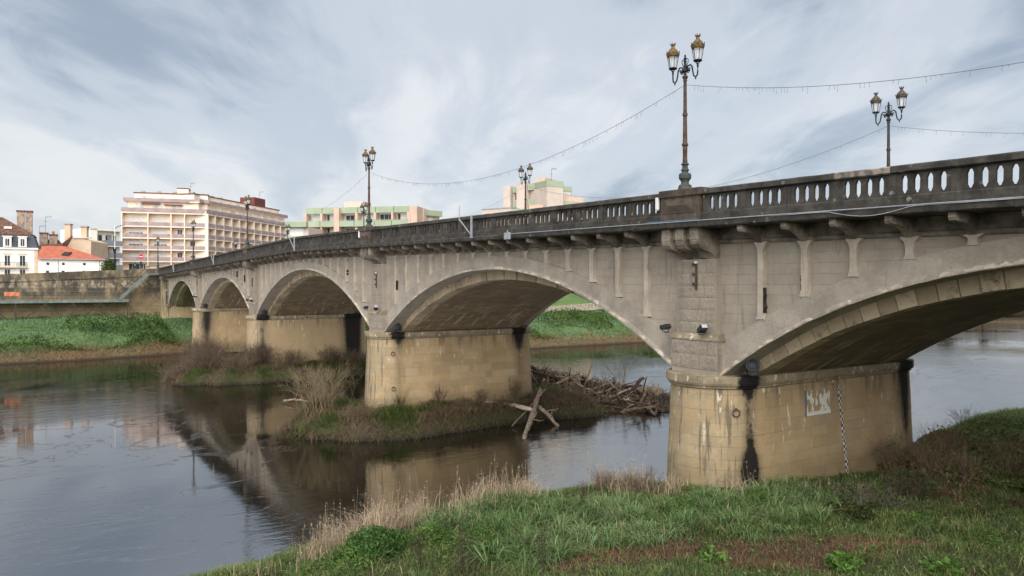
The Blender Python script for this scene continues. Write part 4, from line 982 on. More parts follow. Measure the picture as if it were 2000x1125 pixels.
f = Vector((EYE[0] - p[0], EYE[1] - p[1], 0)).normalized(); MB().lathe([(0, -.02), (.12, 0), (.13, .05)], 12, (f.x * .17, f.y * .17, 1.75)).build('lens', gm, o)
p = bd(282, 520, 126); o = tag(empty('signal_mast', (p[0], p[1], 9.6)), 'plain grey mast right of the no-entry sign', 'mast'); MB().tube([(0, 0, 0), (0, 0, 5.0)], .07, 8).build('pole', M['steel'], o); MB().box(-.14, .14, -.12, .12, 1.3, 2.1).build('control_box', M['black'], o)
p = bd(224.5, 525, 122); o = tag(empty('street_light', (p[0], p[1], 9.6)), 'two-tone street light with curved arm before the grey modern flats', 'street light')
MB().tube([(0, 0, 0), (0, 0, 4.4)], .11, 8).build('pole', M['iron'], o); MB().tube([(0, 0, 4.4), (0, 0, 8.3)], .06, 8).build('upper_pole', M['white'], o)
MB().tube([(0, 0, 7.6), (RT[0] * .35, RT[1] * .35, 7.95), (RT[0] * 1.1, RT[1] * 1.1, 8.15)], .05, 6).build('arm', M['iron'], o); MB().bar((RT[0] * .9, RT[1] * .9, 8.13), (RT[0] * 1.6, RT[1] * 1.6, 8.2), .2, .08).build('head', M['iron'], o)
# ================================================================== buildings on the far bank
M['cream'] = plain('cream_render', (.87, .735, .59), .85, .06, .5); M['white_r'] = plain('white_render', (.84, .80, .72), .85, .06, .4)
M['mauve'] = plain('mauve_balcony_panel', (.37, .28, .28), .7, .15, .8); M['shutter'] = plain('white_roller_shutter', (.66, .65, .62), .6, .08, 2)
M['pane'] = plain('dark_window_glass', (.05, .055, .06), .15, .4, .4); M['frame'] = plain('white_window_frame', (.75, .74, .70), .6, .04)
M['paneL'] = plain('curtained_window_glass', (.55, .55, .50), .25, .25, 1.2); M['maroon'] = plain('maroon_fascia', (.17, .055, .05), .7, .15)
M['peach'] = plain('peach_render', (.58, .415, .325), .85, .07, .5); M['pgreen'] = plain('pale_green_panel', (.33, .385, .27), .75, .07, .4)
M['pinkish'] = plain('pinkish_render', (.56, .465, .405), .85, .07, .5)
M['slate'] = plain('slate_blue_roof', (.055, .066, .085), .6, .25, 1.5, 0, .4, 8); M['brownroof'] = plain('old_brown_tile', (.135, .072, .05), .85, .45, 2.5, 0, .8, 5)
M['redroof'] = plain('orange_red_tile', (.42, .13, .078), .8, .14, 1.2, 0, .4, 9); M['brick'] = plain('brick_chimney', (.33, .25, .19), .9, .35, 2.0, 0, .6, 8)
M['grey'] = plain('grey_balcony_panel', (.26, .275, .29), .6, .08); M['ochre'] = plain('ochre_render', (.64, .48, .34), .85, .1, .6); M['tin'] = plain('zinc', (.32, .34, .34), .5, .15)
class Loc:
    """local frame: x along a facade from p to q, y into the building, z up"""
    def __init__(s, root, p, q):
        s.root = root; d = np.array(q[:2]) - np.array(p[:2]); s.len = float(np.hypot(*d)); s.d = d / s.len; s.n = np.array([-s.d[1], s.d[0]])
        if s.n @ (np.array(p[:2]) - EYE[:2]) < 0: s.n = -s.n
        s.p = np.array(p[:2])
    def P(s, x, y, z): q = s.p + s.d * x + s.n * y; return (q[0], q[1], z)
    def box(s, name, x0, x1, y0, y1, z0, z1, mat, parent=None):
        v = [s.P(x, y, z) for z in (z0, z1) for x, y in ((x0, y0), (x1, y0), (x1, y1), (x0, y1))]
        return MB().add(v, [(0, 3, 2, 1), (4, 5, 6, 7), (0, 1, 5, 4), (1, 2, 6, 5), (2, 3, 7, 6), (3, 0, 4, 7)]).build(name, mat, parent or s.root)
    def poly(s, name, pts, faces, mat, parent=None): return MB().add([s.P(*p) for p in pts], faces).build(name, mat, parent or s.root)
    def window(s, x0, x1, z0, z1, y=0., glass='pane', bars=1, shut=0.0, frame='frame'):
        w = s.box('window', x0, x1, y - .03, y + .05, z0, z1, M[frame]); t = .07
        n = bars + 1; W_ = (x1 - x0 - t) / n
        zt = z1 - (z1 - z0) * shut
        if zt - z0 > .3:
            for k in range(n): s.box('pane', x0 + t + W_ * k, x0 + W_ * (k + 1), y - .045, y - .02, z0 + t, zt - t, M[glass], w)
        if shut > 0: s.box('shutter', x0 + .03, x1 - .03, y - .07, y - .02, zt, z1 - .03, M['shutter'], w)
        return w
def wpt(px, dep): q = bd(px, 556, dep); return (q[0], q[1])
# --- cream apartment block with mauve balconies
ap = tag(empty('apartment_block'), 'large cream apartment block with rows of mauve balconies and stepped-back top storeys', 'building')
A0, A1, A2 = wpt(238, 180), wpt(404, 185.7), wpt(572, 229)
Fr = Loc(ap, A0, A1); Wi = Loc(ap, A1, A2)
random.seed(5)
def storeys(F, bays, x_in0, x_in1, first):
    L = F.len; dep = 16
    F.box('wall', 0, L, 1.6, dep, 9.6, 25.4, M['cream'])
    F.box('roof_slab', 0 if first else -.3, L, .0, dep, 25.35, 26.15, M['cream']); F.box('terrace_parapet', -.15, L, -.15, .0, 25.75, 26.65, M['mauve'])
    F.box('wall', x_in0, L - x_in1, 2.2, dep, 26.16, 28.3, M['cream']); F.box('roof_slab', x_in0 - .8, L - x_in1 + .4, 1.4, dep, 28.3, 28.5, M['cream']); F.box('terrace_parapet', x_in0 - .9, L - x_in1 + .4, 1.3, 1.42, 28.35, 29.15, M['mauve'])
    F.box('wall', x_in0 * 2.2, L - x_in1 * 2, 3.4, dep, 28.5, 30.5, M['cream']); F.box('fascia', x_in0 * 2.2 - .2, L - x_in1 * 2 + .2, 3.2, dep, 30.5, 30.72, M['maroon'])
    for z in (23.3, 20.5, 17.7, 14.9, 12.1):
        F.box('floor_slab', 0, L, .0, 1.6, z - 1.22, z - .92, M['cream'])
        for a, b in zip(bays[:-1], bays[1:]):
            if z > 12.5: F.box('balcony_panel', a + .09, b - .09, -.04, .06, z - .92, z - .02, M['mauve'])
            w = b - a; c = (a + b) / 2
            sh = random.choice((0, 0, .25, .5, .75, 1.0))
            if w > 3.2: F.window(c - w * .28, c + w * .28, z - .5, z + 1.25, 1.58, random.choice(('pane', 'paneL')), 3, sh)
            else: F.window(c - w * .1, c + w * .3, z - .8, z + 1.25, 1.58, 'pane', 1, sh)
    for a in bays: F.box('fin', a - .10, a + .10, -.06, 1.6, 9.6, 25.4, M['cream'])
    for k in range(int(L / 4.2)):
        x = x_in0 + 1.2 + k * 4.2
        if x < L - x_in1 - 3: F.window(x, x + 2.4, 26.4, 27.9, 2.19, 'paneL', 1, random.choice((0, .5, 1))); F.window(x + .6 + x_in0, x + 2.6 + x_in0, 28.7, 30.0, 3.39, 'paneL', 1, random.choice((0, .6, 1)))
storeys(Fr, [0, 5.65, 10.75, 13.75, Fr.len - .1], 1.0, .0, True)
storeys(Wi, list(np.linspace(.1, Wi.len, 13)), .0, 1.0, False)
Fr.box('corner_pier', Fr.len - .35, Fr.len + .35, -.1, 2.2, 9.6, 25.6, M['cream'])
Fr.box('lift_house', 11.6, 14.2, 5, 9, 30.7, 32.1, M['cream']); Fr.box('lift_house_cap', 11.5, 14.3, 4.9, 9.1, 32.1, 32.3, M['maroon']); Wi.box('roof_hut', 30, 36, 4.5, 9, 30.7, 33.2, M['maroon'])
for F, x in ((Fr, 3.4), (Fr, 7.0), (Fr, 10.6), (Wi, 2), (Wi, 6), (Wi, 10), (Wi, 14), (Wi, 26)): F.box('chimney', x, x + .8, 5, 6, 30.7, 31.3, M['tin'])
for x, z0, z1, m in ((9, 27.6, 27.75, 'maroon'), (4, 27.75, 27.95, 'maroon')): Fr.box('awning', x, x + 4.2, 1.2, 2.2, z0, z1, M[m])
def aerial(x, y, z, h, lab, th=.03):
    o = tag(empty('aerial', (x, y, z)), lab, 'aerial', 'television aerials on the roofs')
    MB().tube([(0, 0, 0), (0, 0, h)], th, 5).build('mast', M['dmetal'], o); b = MB(); b.bar((0, 0, h - .1), (RT[0] * 1.2, RT[1] * 1.2, h), th * 1.2); b.build('boom', M['dmetal'], o)
    for k in range(4): q = .2 + k * .28; MB().bar((RT[0] * q, RT[1] * q, h - .25), (RT[0] * q, RT[1] * q, h + .2), th).build('element', M['dmetal'], o)
    MB().bar((-RT[0] * .5, -RT[1] * .5, h * .72), (RT[0] * .5, RT[1] * .5, h * .72), th).build('dipole', M['dmetal'], o)
p = Fr.P(14.6, 6, 30.7); aerial(*p, 3.0, 'thin aerial beside the roof hut of the cream apartment block')
p = Wi.P(35.5, 6, 33.2); aerial(*p, 2.2, 'aerial on the maroon roof hut of the apartment wing')
# --- pale green and peach balcony building
gb = tag(empty('green_balcony_building'), 'long low block with pale green balcony bands and peach fins behind the bridge', 'building')
G = Loc(gb, wpt(597, 165), wpt(802, 160.5)); L = G.len; k_ = L / 205.
gx = lambda px: (px - 597) * k_
G.box('wall', 0, L, 1.5, 14, 9.6, 24.6, M['pinkish'])
for z0, z1, a, b in ((23.6, 24.9, 597, 802), (20.7, 21.9, 592, 800), (17.8, 19.0, 590, 800), (14.9, 16.1, 590, 800), (12, 13.2, 590, 800)):
    cuts = [a, 629, 657, 696, 735, 768, b] if z0 < 23 else [a, 630, 660, 700, 735, 770, b]
    for c, d in zip(cuts[:-1], cuts[1:]): G.box('green_panel', gx(c) + .08, gx(d) - .05, -.1 if z0 > 23 else -.9, .5, z0, z1, M['pgreen'])
    if z0 < 23: G.box('floor_slab', 0, L, -.8, 1.5, z0 - .05, z0 + .15, M['pinkish']); G.box('balcony_rail', gx(a), gx(b), -.95, -.88, z1 + .1, z1 + .18, M['tin'])
for px, w, y in ((597, .7, -.3), (630, .5, -.5), (662, 1.2, -1.0), (699, .5, -.5), (735, .5, -.5), (768, .4, -.5), (800, .7, -.8)): G.box('fin', gx(px) - w / 2, gx(px) + w / 2, y, 1.6, 9.6, 24.7 if px == 662 else 23.6, M['peach'])
for z in (21.95, 19.05, 16.15):
    for a, b, g_, s_ in ((603, 626, 'paneL', .9), (634, 640, 'pane', 0), (641, 656, 'paneL', 1), (672, 697, 'pane', .15), (704, 730, 'paneL', .8), (739, 764, 'pane', .1), (773, 779, 'pane', 0), (780, 797, 'paneL', 1)): G.window(gx(a), gx(b), z + .05, z + 1.6, 1.48, g_, 2 if b - a > 10 else 0, s_)
G.box('stair_tower', L - .05, L + 1.6, -.6, 12, 9.6, 24.8, M['peach']); G.box('roof_box', gx(659), gx(696), 4, 9, 24.6, 26.6, M['pinkish'])
G2 = Loc(gb, wpt(806, 163), wpt(864, 169)); G2.box('wall', 0, G2.len, 1, 12, 9.6, 23.9, M['pinkish']); G2.box('green_panel', 0, G2.len, .0, .98, 23.4, 24.6, M['pgreen']); G2.box('green_panel', 0, G2.len, -.5, .98, 20.4, 21.5, M['pgreen'])
for a in (1.6, 3.4, 5.0): G2.window(a, a + 1.3, 21.7, 23.2, .98, 'paneL', 1, .8)
G2.box('stair_tower', .0, 2.2, -1.2, .9, 9.6, 24.75, M['peach'])
G3 = Loc(gb, wpt(558, 158), wpt(599, 157)); G3.box('wall', 0, G3.len, .8, 12, 9.6, 20.2, M['pinkish']); 
for z in (20.2, 17.2, 14.2): G3.box('green_panel', 0, G3.len, -.2, .75, z, z + 1.1, M['pgreen'])
for z in (18.5, 15.5): G3.window(.5, 3.6, z, z + 1.5, .78, 'paneL', 2, .9)
# --- peach and green block right of it
pb = tag(empty('stepped_block'), 'stepped pinkish block with green bands and roof aerial right of centre', 'building')
Q = Loc(pb, wpt(983, 172), wpt(1068, 166)); qx = lambda px: (px - 983) * Q.len / 85.
Q.box('wall', 0, Q.len, 1.2, 12, 9.6, 30.2, M['pinkish']); Q.box('pier', qx(983), qx(997), -.0, 1.3, 9.6, 30.6, M['pinkish']); Q.box('pier', qx(1012), qx(1031), -.6, 1.3, 9.6, 31.0, M['pinkish']); Q.box('pier', qx(1058), qx(1068), .5, 1.3, 9.6, 30.4, M['pinkish'])
for z in (29.2, 25.9, 22.9):
    Q.box('green_panel', qx(999), qx(1012), .6, 1.15, z - .2, z + 1.1, M['pgreen']); Q.box('green_panel', qx(1032), qx(1058), -.1, 1.15, z, z + 1.35, M['pgreen'])
for z in (27.4, 24.3):
    Q.window(qx(1001), qx(1011), z - .1, z + 1.6, 1.18, 'pane', 1); Q.window(qx(1033), qx(1043), z - .05, z + 1.75, .95, 'paneL', 1); Q.window(qx(1044), qx(1056), z - .05, z + 1.75, .95, 'pane', 1); Q.window(qx(1063), qx(1066), z + .3, z + 1.5, .48, 'pane', 0)
Q.box('roof_hut', qx(1033), qx(1052), 3, 8, 30.2, 32.2, M['peach'])
T = Loc(pb, wpt(1068, 163), wpt(1100, 165)); T.box('tower', 0, T.len, 0, 10, 9.6, 29.4, M['pinkish']); T.box('green_panel', -.05, T.len + .05, -.06, 10.05, 29.4, 30.7, M['pgreen'])
U = Loc(pb, wpt(1100, 168), wpt(1116, 169)); U.box('wall', 0, U.len, 0, 8, 9.6, 28.9, M['pinkish']); U.box('green_panel', 0, U.len, -.1, 8, 28.9, 30.1, M['pgreen']); U.window(.3, 1.6, 27.4, 28.8, -.02, 'paneL', 1)
V = Loc(pb, wpt(1100, 166), wpt(1166, 169)); V.box('wall', 0, V.len - .5, 1.2, 12, 9.6, 24.6, M['pinkish']); V.box('green_panel', 0, V.len, 0, 1.1, 25.0, 26.5, M['pgreen']); V.box('terrace_parapet', .1, V.len * .62, .6, .7, 26.6, 27.6, M['peach'])
for a in (.8, 2.6, 4.3): V.window(a, a + 1.3, 23.0, 24.5, 1.18, 'pane', 0)
X_ = Loc(pb, wpt(942, 170), wpt(998, 166)); X_.box('wall', 0, X_.len, 0, 8, 9.6, 25.0, M['pinkish']); X_.box('coping', -.1, X_.len + .1, -.1, 8.1, 25.0, 25.25, M['tin'])
Y_ = Loc(pb, wpt(998, 165), wpt(1060, 163)); Y_.box('wall', 0, Y_.len, .3, 4, 9.6, 23.4, M['pinkish']); Y_.box('green_panel', 0, Y_.len, 0, .28, 23.2, 24.7, M['pgreen']); Y_.box('terrace_parapet', Y_.len * .55, Y_.len, .3, .4, 24.7, 25.5, M['peach'])
p = Q.P(qx(1056), 5, 30.2); aerial(*p, 4.2, 'tall rooftop aerial above the stepped pinkish block', .04)
# --- white house with slate mansard at the left edge
mh = tag(empty('mansard_house'), 'white house with slate mansard, dormers and iron balconies at the left edge', 'house')
F = Loc(mh, wpt(-90, 131), wpt(73.5, 137)); L = F.len; k_ = L / 163.5; fx = lambda px: (px + 90) * k_
F.box('wall', 0, L, 0, 11, 9.6, 14.55, M['white_r']); F.box('cornice', -.1, L + .1, -.25, 11, 14.55, 14.85, M['white_r'])
F.box('quoin', L - .5, L + .05, -.05, .2, 9.6, 14.5, M['ochre'])
F.poly('mansard', [(0, 0, 14.85), (L, 0, 14.85), (L - .7, .9, 17.2), (.7, .9, 17.2), (L, 11, 14.85), (L - .7, 10.1, 17.2), (0, 11, 14.85), (.7, 10.1, 17.2)], [(0, 1, 2, 3), (1, 4, 5, 2), (4, 6, 7, 5), (6, 0, 3, 7)], M['slate'])
xr = fx(-2); F.poly('roof', [(.5, .8, 17.2), (L - .5, .8, 17.2), (xr, 5.5, 20.6), (L - .5, 10.2, 17.2), (.5, 10.2, 17.2), (2, 5.5, 20.6)], [(0, 1, 2, 5), (1, 3, 2), (3, 4, 5, 2), (4, 0, 5)], M['brownroof'])
F.box('skylight', fx(4), fx(20), 2.0, 3.6, 18.3, 18.75, M['shutter'])
for px in (32, 52):
    px0 = px
for c, wd in ((36, 12), (53, 13)):
    ch = F.box('chimney', fx(c) - .55, fx(c) + .55, 3.6, 4.9, 16.5, 21.6, M['brick']); F.box('chimney_cap', fx(c) - .68, fx(c) + .68, 3.5, 5.0, 21.6, 21.85, M['maroon'], ch)
for px in (-60, -25, 12.7, 43):
    d = F.box('dormer', fx(px) - .62, fx(px) + .62, .05, 1.6, 14.95, 16.75, M['white_r']); F.box('dormer_cap', fx(px) - .75, fx(px) + .75, -.05, 1.7, 16.75, 16.92, M['white_r'], d)
    F.window(fx(px) - .36, fx(px) + .36, 15.1, 16.5, .04, 'pane', 1)
    F.window(fx(px) - .45, fx(px) + .45, 11.6, 13.5, 0, 'pane', 1); F.box('lintel', fx(px) - .7, fx(px) + .7, -.08, .1, 13.65, 13.8, M['ochre'])
    F.window(fx(px) - .45, fx(px) + .45, 9.9, 11.0, 0, 'pane', 1)
    bw = 1.35 if px < 40 else .8
    b = F.box('balcony_slab', fx(px) - bw, fx(px) + bw, -.8, 0, 11.25, 11.38, M['ochre'])
    F.box('balcony_rail', fx(px) - bw, fx(px) + bw, -.8, -.75, 12.2, 12.26, M['iron'], b)
    for q in np.linspace(-bw, bw, 15): F.box('baluster', fx(px) + q - .02, fx(px) + q + .02, -.79, -.76, 11.38, 12.2, M['iron'], b)
# --- low white house with the orange roof
lh = tag(empty('orange_roof_house'), 'low white house with a bright orange-red tiled roof and round vents', 'house')
F = Loc(lh, wpt(74.5, 134), wpt(205, 138)); L = F.len; k_ = L / 130.5; fx = lambda px: (px - 74.5) * k_
F.box('wall', 0, L, 0, 8, 9.6, 12.75, M['white_r']); F.box('gutter', 0, L + .6, -.5, -.4, 12.7, 12.85, M['tin'])
F.poly('roof', [(-.1, -.5, 12.85), (L + .7, -.5, 12.6), (L + .7, 8.4, 12.6), (fx(120), 4.2, 15.3), (-.1, 4.2, 15.3), (-.1, 8.4, 12.85)], [(0, 1, 3, 4), (1, 2, 3), (2, 5, 4, 3)], M['redroof'])
sk = F.poly('skylight', [(fx(118), .55, 13.70), (fx(132), .55, 13.66), (fx(137), 1.6, 14.16), (fx(123), 1.6, 14.2), (fx(118), .55, 13.5), (fx(132), .55, 13.5), (fx(137), 1.6, 13.9), (fx(123), 1.6, 13.9)], [(0, 1, 2, 3), (0, 4, 5, 1), (1, 5, 6, 2), (2, 6, 7, 3), (3, 7, 4, 0)], M['pane'])
for px in (93, 123, 164):
    c = F.P(fx(px), -.03, 11.95); a = MB(); vs = [F.P(fx(px) + .24 * math.cos(q), -.05, 11.95 + .24 * math.sin(q)) for q in np.linspace(0, 2 * math.pi, 13)[:-1]]; v2 = [F.P(fx(px) + .24 * math.cos(q), .05, 11.95 + .24 * math.sin(q)) for q in np.linspace(0, 2 * math.pi, 13)[:-1]]
    a.add(vs + v2, [tuple(range(12))] + [(k, (k + 1) % 12, (k + 1) % 12 + 12, k + 12) for k in range(12)]).build('round_vent', M['pane'], lh)
    F.window(fx(px) - .35, fx(px) + .25, 9.9, 10.8, 0, 'pane', 0); F.box('lintel', fx(px) - .5, fx(px) + .4, -.07, .05, 10.9, 11.05, M['white_r'])
for px in (113, 194): F.box('downpipe', fx(px) - .04, fx(px) + .04, -.1, -.01, 9.6, 12.7, M['tin'])
# --- old brown-roofed houses and ochre gable behind it
oh = tag(empty('brown_roof_house'), 'old house with brown tile roof and two squat chimneys behind the orange roof', 'house')
F = Loc(oh, wpt(72, 146), wpt(126, 148)); L = F.len; F.box('wall', 0, L, 0, 9, 9.6, 15.0, M['brick'])
F.poly('roof', [(-.3, -.4, 15.0), (L + .3, -.4, 15.0), (L + .3, 9, 15.0), (-.3, 9, 15.0), (L * .3, 4, 17.2), (L * .7, 4, 17.2)], [(0, 1, 5, 4), (1, 2, 5), (2, 3, 4, 5), (3, 0, 4)], M['brownroof'])
for px, z in ((83, 18.2), (101.5, 17.9)):
    x = (px - 72) * L / 54; ch = F.box('chimney', x - .65, x + .65, 2, 3.2, 14.8, z, M['brick']); F.box('chimney_cap', x - .75, x + .75, 1.9, 3.3, z, z + .25, M['maroon'], ch)
F.box('chimney_pot', (101.5 - 72) * L / 54 - .2, (101.5 - 72) * L / 54 + .2, 2.4, 2.8, 18.2, 18.75, M['redroof'])
p = F.P((75 - 72) * L / 54, 2, 15.5); aerial(*p, 4.2, 'shorter of the two aerials on the brown-roofed house'); p = F.P((86 - 72) * L / 54, 2.4, 18.0); aerial(*p, 3.6, 'taller of the two aerials on the brown-roofed house')
og = tag(empty('ochre_gable_house'), 'ochre gabled house with a cross-shaped wall ornament and round-topped chimneys', 'house')
F = Loc(og, wpt(108, 152), wpt(178, 153)); L = F.len; k_ = L / 70.; fx = lambda px: (px - 108) * k_
F.poly('wall', [(fx(120), 0, 9.6), (L, 0, 9.6), (L, 0, 17.0), (fx(160), 0, 17.6), (fx(142), 0, 17.8), (fx(121), 0, 14.2), (fx(120), 9, 9.6), (L, 9, 9.6), (L, 9, 17.0), (fx(160), 9, 17.6), (fx(142), 9, 17.8), (fx(121), 9, 14.2)], [(0, 1, 2, 3, 4, 5), (1, 7, 8, 2), (2, 8, 9, 3), (3, 9, 10, 4), (4, 10, 11, 5)], M['ochre'])
F.poly('roof', [(fx(106), -.3, 15.2), (fx(121), -.3, 14.4), (fx(142), -.3, 18.05), (fx(128), 5, 17.6), (fx(106), 8, 15.2)], [(0, 1, 2, 3), (0, 3, 4)], M['brownroof']); F.box('coping', fx(142), L, -.2, .3, 17.55, 17.75, M['pinkish'])
for px, z in ((130, 20.3), (162, 19.8)):
    ch = F.box('chimney', fx(px) - .55, fx(px) + .55, .4, 1.5, 14.5, z, M['ochre']); F.box('chimney_cap', fx(px) - .65, fx(px) + .65, .3, 1.6, z, z + .22, M['brick'], ch)
orn = F.box('ornament', fx(155) - .65, fx(155) + .65, -.12, 0, 14.05, 14.4, M['brick']); F.box('ornament_arm', fx(155) - .2, fx(155) + .2, -.14, 0, 13.4, 15.05, M['brick'], orn)
F.window(fx(139) - .2, fx(139) + .2, 13.6, 14.6, 0, 'pane', 0); F.window(fx(170) - .15, fx(170) + .15, 13.0, 14.2, 0, 'pane', 0)
p = F.P(fx(155), 2, 17.5); aerial(*p, 2.6, 'small aerial above the ochre gable')
# --- grey and white modern flats
mf = tag(empty('modern_flats'), 'white modern flats with grey recessed balconies left of the cream block', 'building')
F = Loc(mf, wpt(176.5, 160), wpt(240, 166)); L = F.len; k_ = L / 63.5; fx = lambda px: (px - 176.5) * k_
F.box('wall', 0, L, 1.2, 12, 9.6, 19.8, M['white_r']); F.box('wall', 0, fx(190), 0, 1.2, 9.6, 20.2, M['white_r']); F.box('roof_slab', 0, L, 0, 12, 19.8, 20.25, M['white_r'])
for z in (11.5, 14.1, 16.7):
    F.box('floor_slab', fx(190), L, 0, 1.2, z - .25, z, M['white_r']); F.box('balcony_panel', fx(199), L, -.05, .03, z, z + 1.05, M['grey']); F.window(fx(191), fx(205), z + 1.1 - .2, z + 2.3, 1.18, 'pane', 1)
    F.window(fx(211), fx(216), z + .1, z + 2.3, 1.18, 'pane', 0); F.window(fx(226), fx(233), z + .1, z + 2.3, 1.18, 'pane', 0); F.box('screen', fx(216), fx(222), .9, 1.15, z, z + 2.35, M['ochre' if z == 14.1 else 'grey'])
# --- far trees of the opposite bank (seen mirrored in the river under the nearest arch)
# ================================================================== vegetation
def m_leaf():
    t = NT('foliage'); c = t.attr('tint'); t.b.inputs['Specular IOR Level'].default_value = .2
    tr = t.n.new('ShaderNodeBsdfTranslucent'); t.L.new(c, tr.inputs[0]); mx = t.n.new('ShaderNodeMixShader'); mx.inputs[0].default_value = .3
    t.out(c, .7); o = [q for q in t.n if q.type == 'OUTPUT_MATERIAL'][0]; t.L.new(t.b.outputs[0], mx.inputs[1]); t.L.new(tr.outputs[0], mx.inputs[2]); t.L.new(mx.outputs[0], o.inputs[0]); return t.m
def m_twig():
    t = NT('bark_and_twig'); c = t.attr('tint'); return t.out(c, .9)
M['leaf'] = m_leaf(); M['twig'] = m_twig()
def U(n, a, b): return rng.uniform(a, b, n)
def blades(p, h, w, lean, bend=.4):
    """p: (n,3) roots; returns verts, tris for curved 3-tri blades"""
    n = len(p); a = U(n, 0, 2 * np.pi); l = np.stack([np.cos(a), np.sin(a), 0 * a], 1); b = a + U(n, .9, 2.2); s = np.stack([np.cos(b), np.sin(b), 0 * b], 1) * (w / 2)[:, None]
    up = np.array([0, 0, 1.]); L = (lean * h)[:, None] * l
    m = p + up * (h * .58)[:, None] + L * .42; t = p + up * (h * (1 - bend * lean))[:, None] + L * 1.15
    v = np.stack([p - s, p + s, m - s * .75, m + s * .75, t], 1).reshape(-1, 3); i = (np.arange(n) * 5)[:, None]
    f = np.concatenate([i + [0, 1, 3], i + [0, 3, 2], i + [2, 3, 4]], 0); return v, f
def leaves(c, size, tilt=1.0):
    """diamond leaves at c with random orientation"""
    n = len(c); d = rng.normal(size=(n, 3)); d[:, 2] *= tilt; d /= np.linalg.norm(d, axis=1)[:, None]; e = np.cross(d, rng.normal(size=(n, 3))); e /= np.linalg.norm(e, axis=1)[:, None]
    k = np.cross(d, e); s = size[:, None]; v = np.stack([c - d * s, c + e * s * .45 + k * s * .1, c + d * s, c - e * s * .45 + k * s * .1], 1).reshape(-1, 3); i = (np.arange(n) * 4)[:, None]
    return v, np.concatenate([i + [0, 1, 2], i + [0, 2, 3]], 0)
def sticks(a, b, ra, rb):
    n = len(a); t = b - a; t /= np.maximum(np.linalg.norm(t, axis=1), 1e-6)[:, None]; r = np.where(np.abs(t[:, 2:3]) > .9, [[1., 0, 0]], [[0, 0, 1.]]); u = np.cross(t, r); u /= np.linalg.norm(u, axis=1)[:, None]; w = np.cross(t, u)
    vs = []
    for c, rr in ((a, ra), (b, rb)):
        for k in range(3): q = k * 2.0944; vs.append(c + (u * math.cos(q) + w * math.sin(q)) * rr[:, None])
    v = np.stack(vs, 1).reshape(-1, 3); i = (np.arange(n) * 6)[:, None]
    f = np.concatenate([i + q for q in ([0, 1, 4], [0, 4, 3], [1, 2, 5], [1, 5, 4], [2, 0, 3], [2, 3, 5])], 0); return v, f
class Veg:
    def __init__(s): s.v = []; s.f = []; s.c = []; s.n = 0
    def add(s, vf, col, per):
        v, f = vf; s.v.append(v); s.f.append(f + s.n); s.n += len(v); s.c.append(np.repeat(col, per, 0)); return s
    def build(s, name, mat, parent=None):
        return fast(name, np.concatenate(s.v), np.concatenate(s.f), mat, np.concatenate(s.c), parent)
def tint(n, a, b, jit=.2, t=None):
    t = U(n, 0, 1) if t is None else t; c = np.array(a)[None] * (1 - t[:, None]) + np.array(b)[None] * t[:, None]
    return np.clip(c * (1 + U(n, -jit, jit))[:, None], .004, .9)
GRN, LUSH, DRY, BRN, DK = (.075, .120, .030), (.140, .210, .080), (.40, .30, .185), (.15, .085, .045), (.030, .050, .014)
BLU = (.10, .185, .095)
def gp(px, py):      # ground point of the near bank under a picture position
    d = ray(px, py); t = np.linspace(8, 45, 900); P = EYE[None] + d[None] * t[:, None]; k = np.argmax(P[:, 2] < zg(P[:, 0], P[:, 1])); return P[k]
def root(x, y, f=zg, dz=-.02): return np.stack([x, y, f(x, y) + dz], 1)
def vis(x, y, z, m=60):
    d = np.stack([x, y, z], 1) - EYE; w = d @ FW; px = 1000 + 1480 * (d @ RT) / w; py = 562.5 - 1480 * (d @ UP) / w
    return (w > 1) & (px > -m * 2) & (px < 2000 + m * 2) & (py < 1125 + m * 4)
def scatter(n, x0, x1, y0, y1, f=zg):
    x, y = U(n, x0, x1), U(n, y0, y1); k = vis(x, y, f(x, y)); return x[k], y[k]
def ell(x, y, c, rx, ry, rot=0.0):
    dx, dy = x - c[0], y - c[1]; ca, sa = math.cos(rot), math.sin(rot); return np.hypot((dx * ca + dy * sa) / rx, (-dx * sa + dy * ca) / ry)
def inpier(x, y): return (np.abs(x) < 1.62) & (y > -.15) & (y < 11)
LUSHC = [(gp(1440, 1010), 1.9, 1.4), (gp(1290, 1010), 1.3, 1.3), (gp(1130, 1010), 2.0, 1.5), (gp(960, 1030), 1.7, 1.4), (gp(1560, 985), 1.3, 1.1), (gp(1220, 1040), 1.4, 1.2), (gp(1010, 1075), 1.5, 1.1)]
BRNC = [(gp(1560, 1088), 2.1, .9), (gp(1330, 1078), 1.7, .6), (gp(1700, 1062), 1.4, .45), (gp(1160, 1095), 1.3, .5)]
def zones(x, y):
    n = vnoise(x, y, 1.1, 8) * .5; lu = np.min([ell(x, y, c, a, b) for c, a, b in LUSHC], 0) + n - .25; br = np.min([ell(x, y, c, a, b, R(57)) for c, a, b in BRNC], 0) + n * 1.2 - .3
    return lu, br
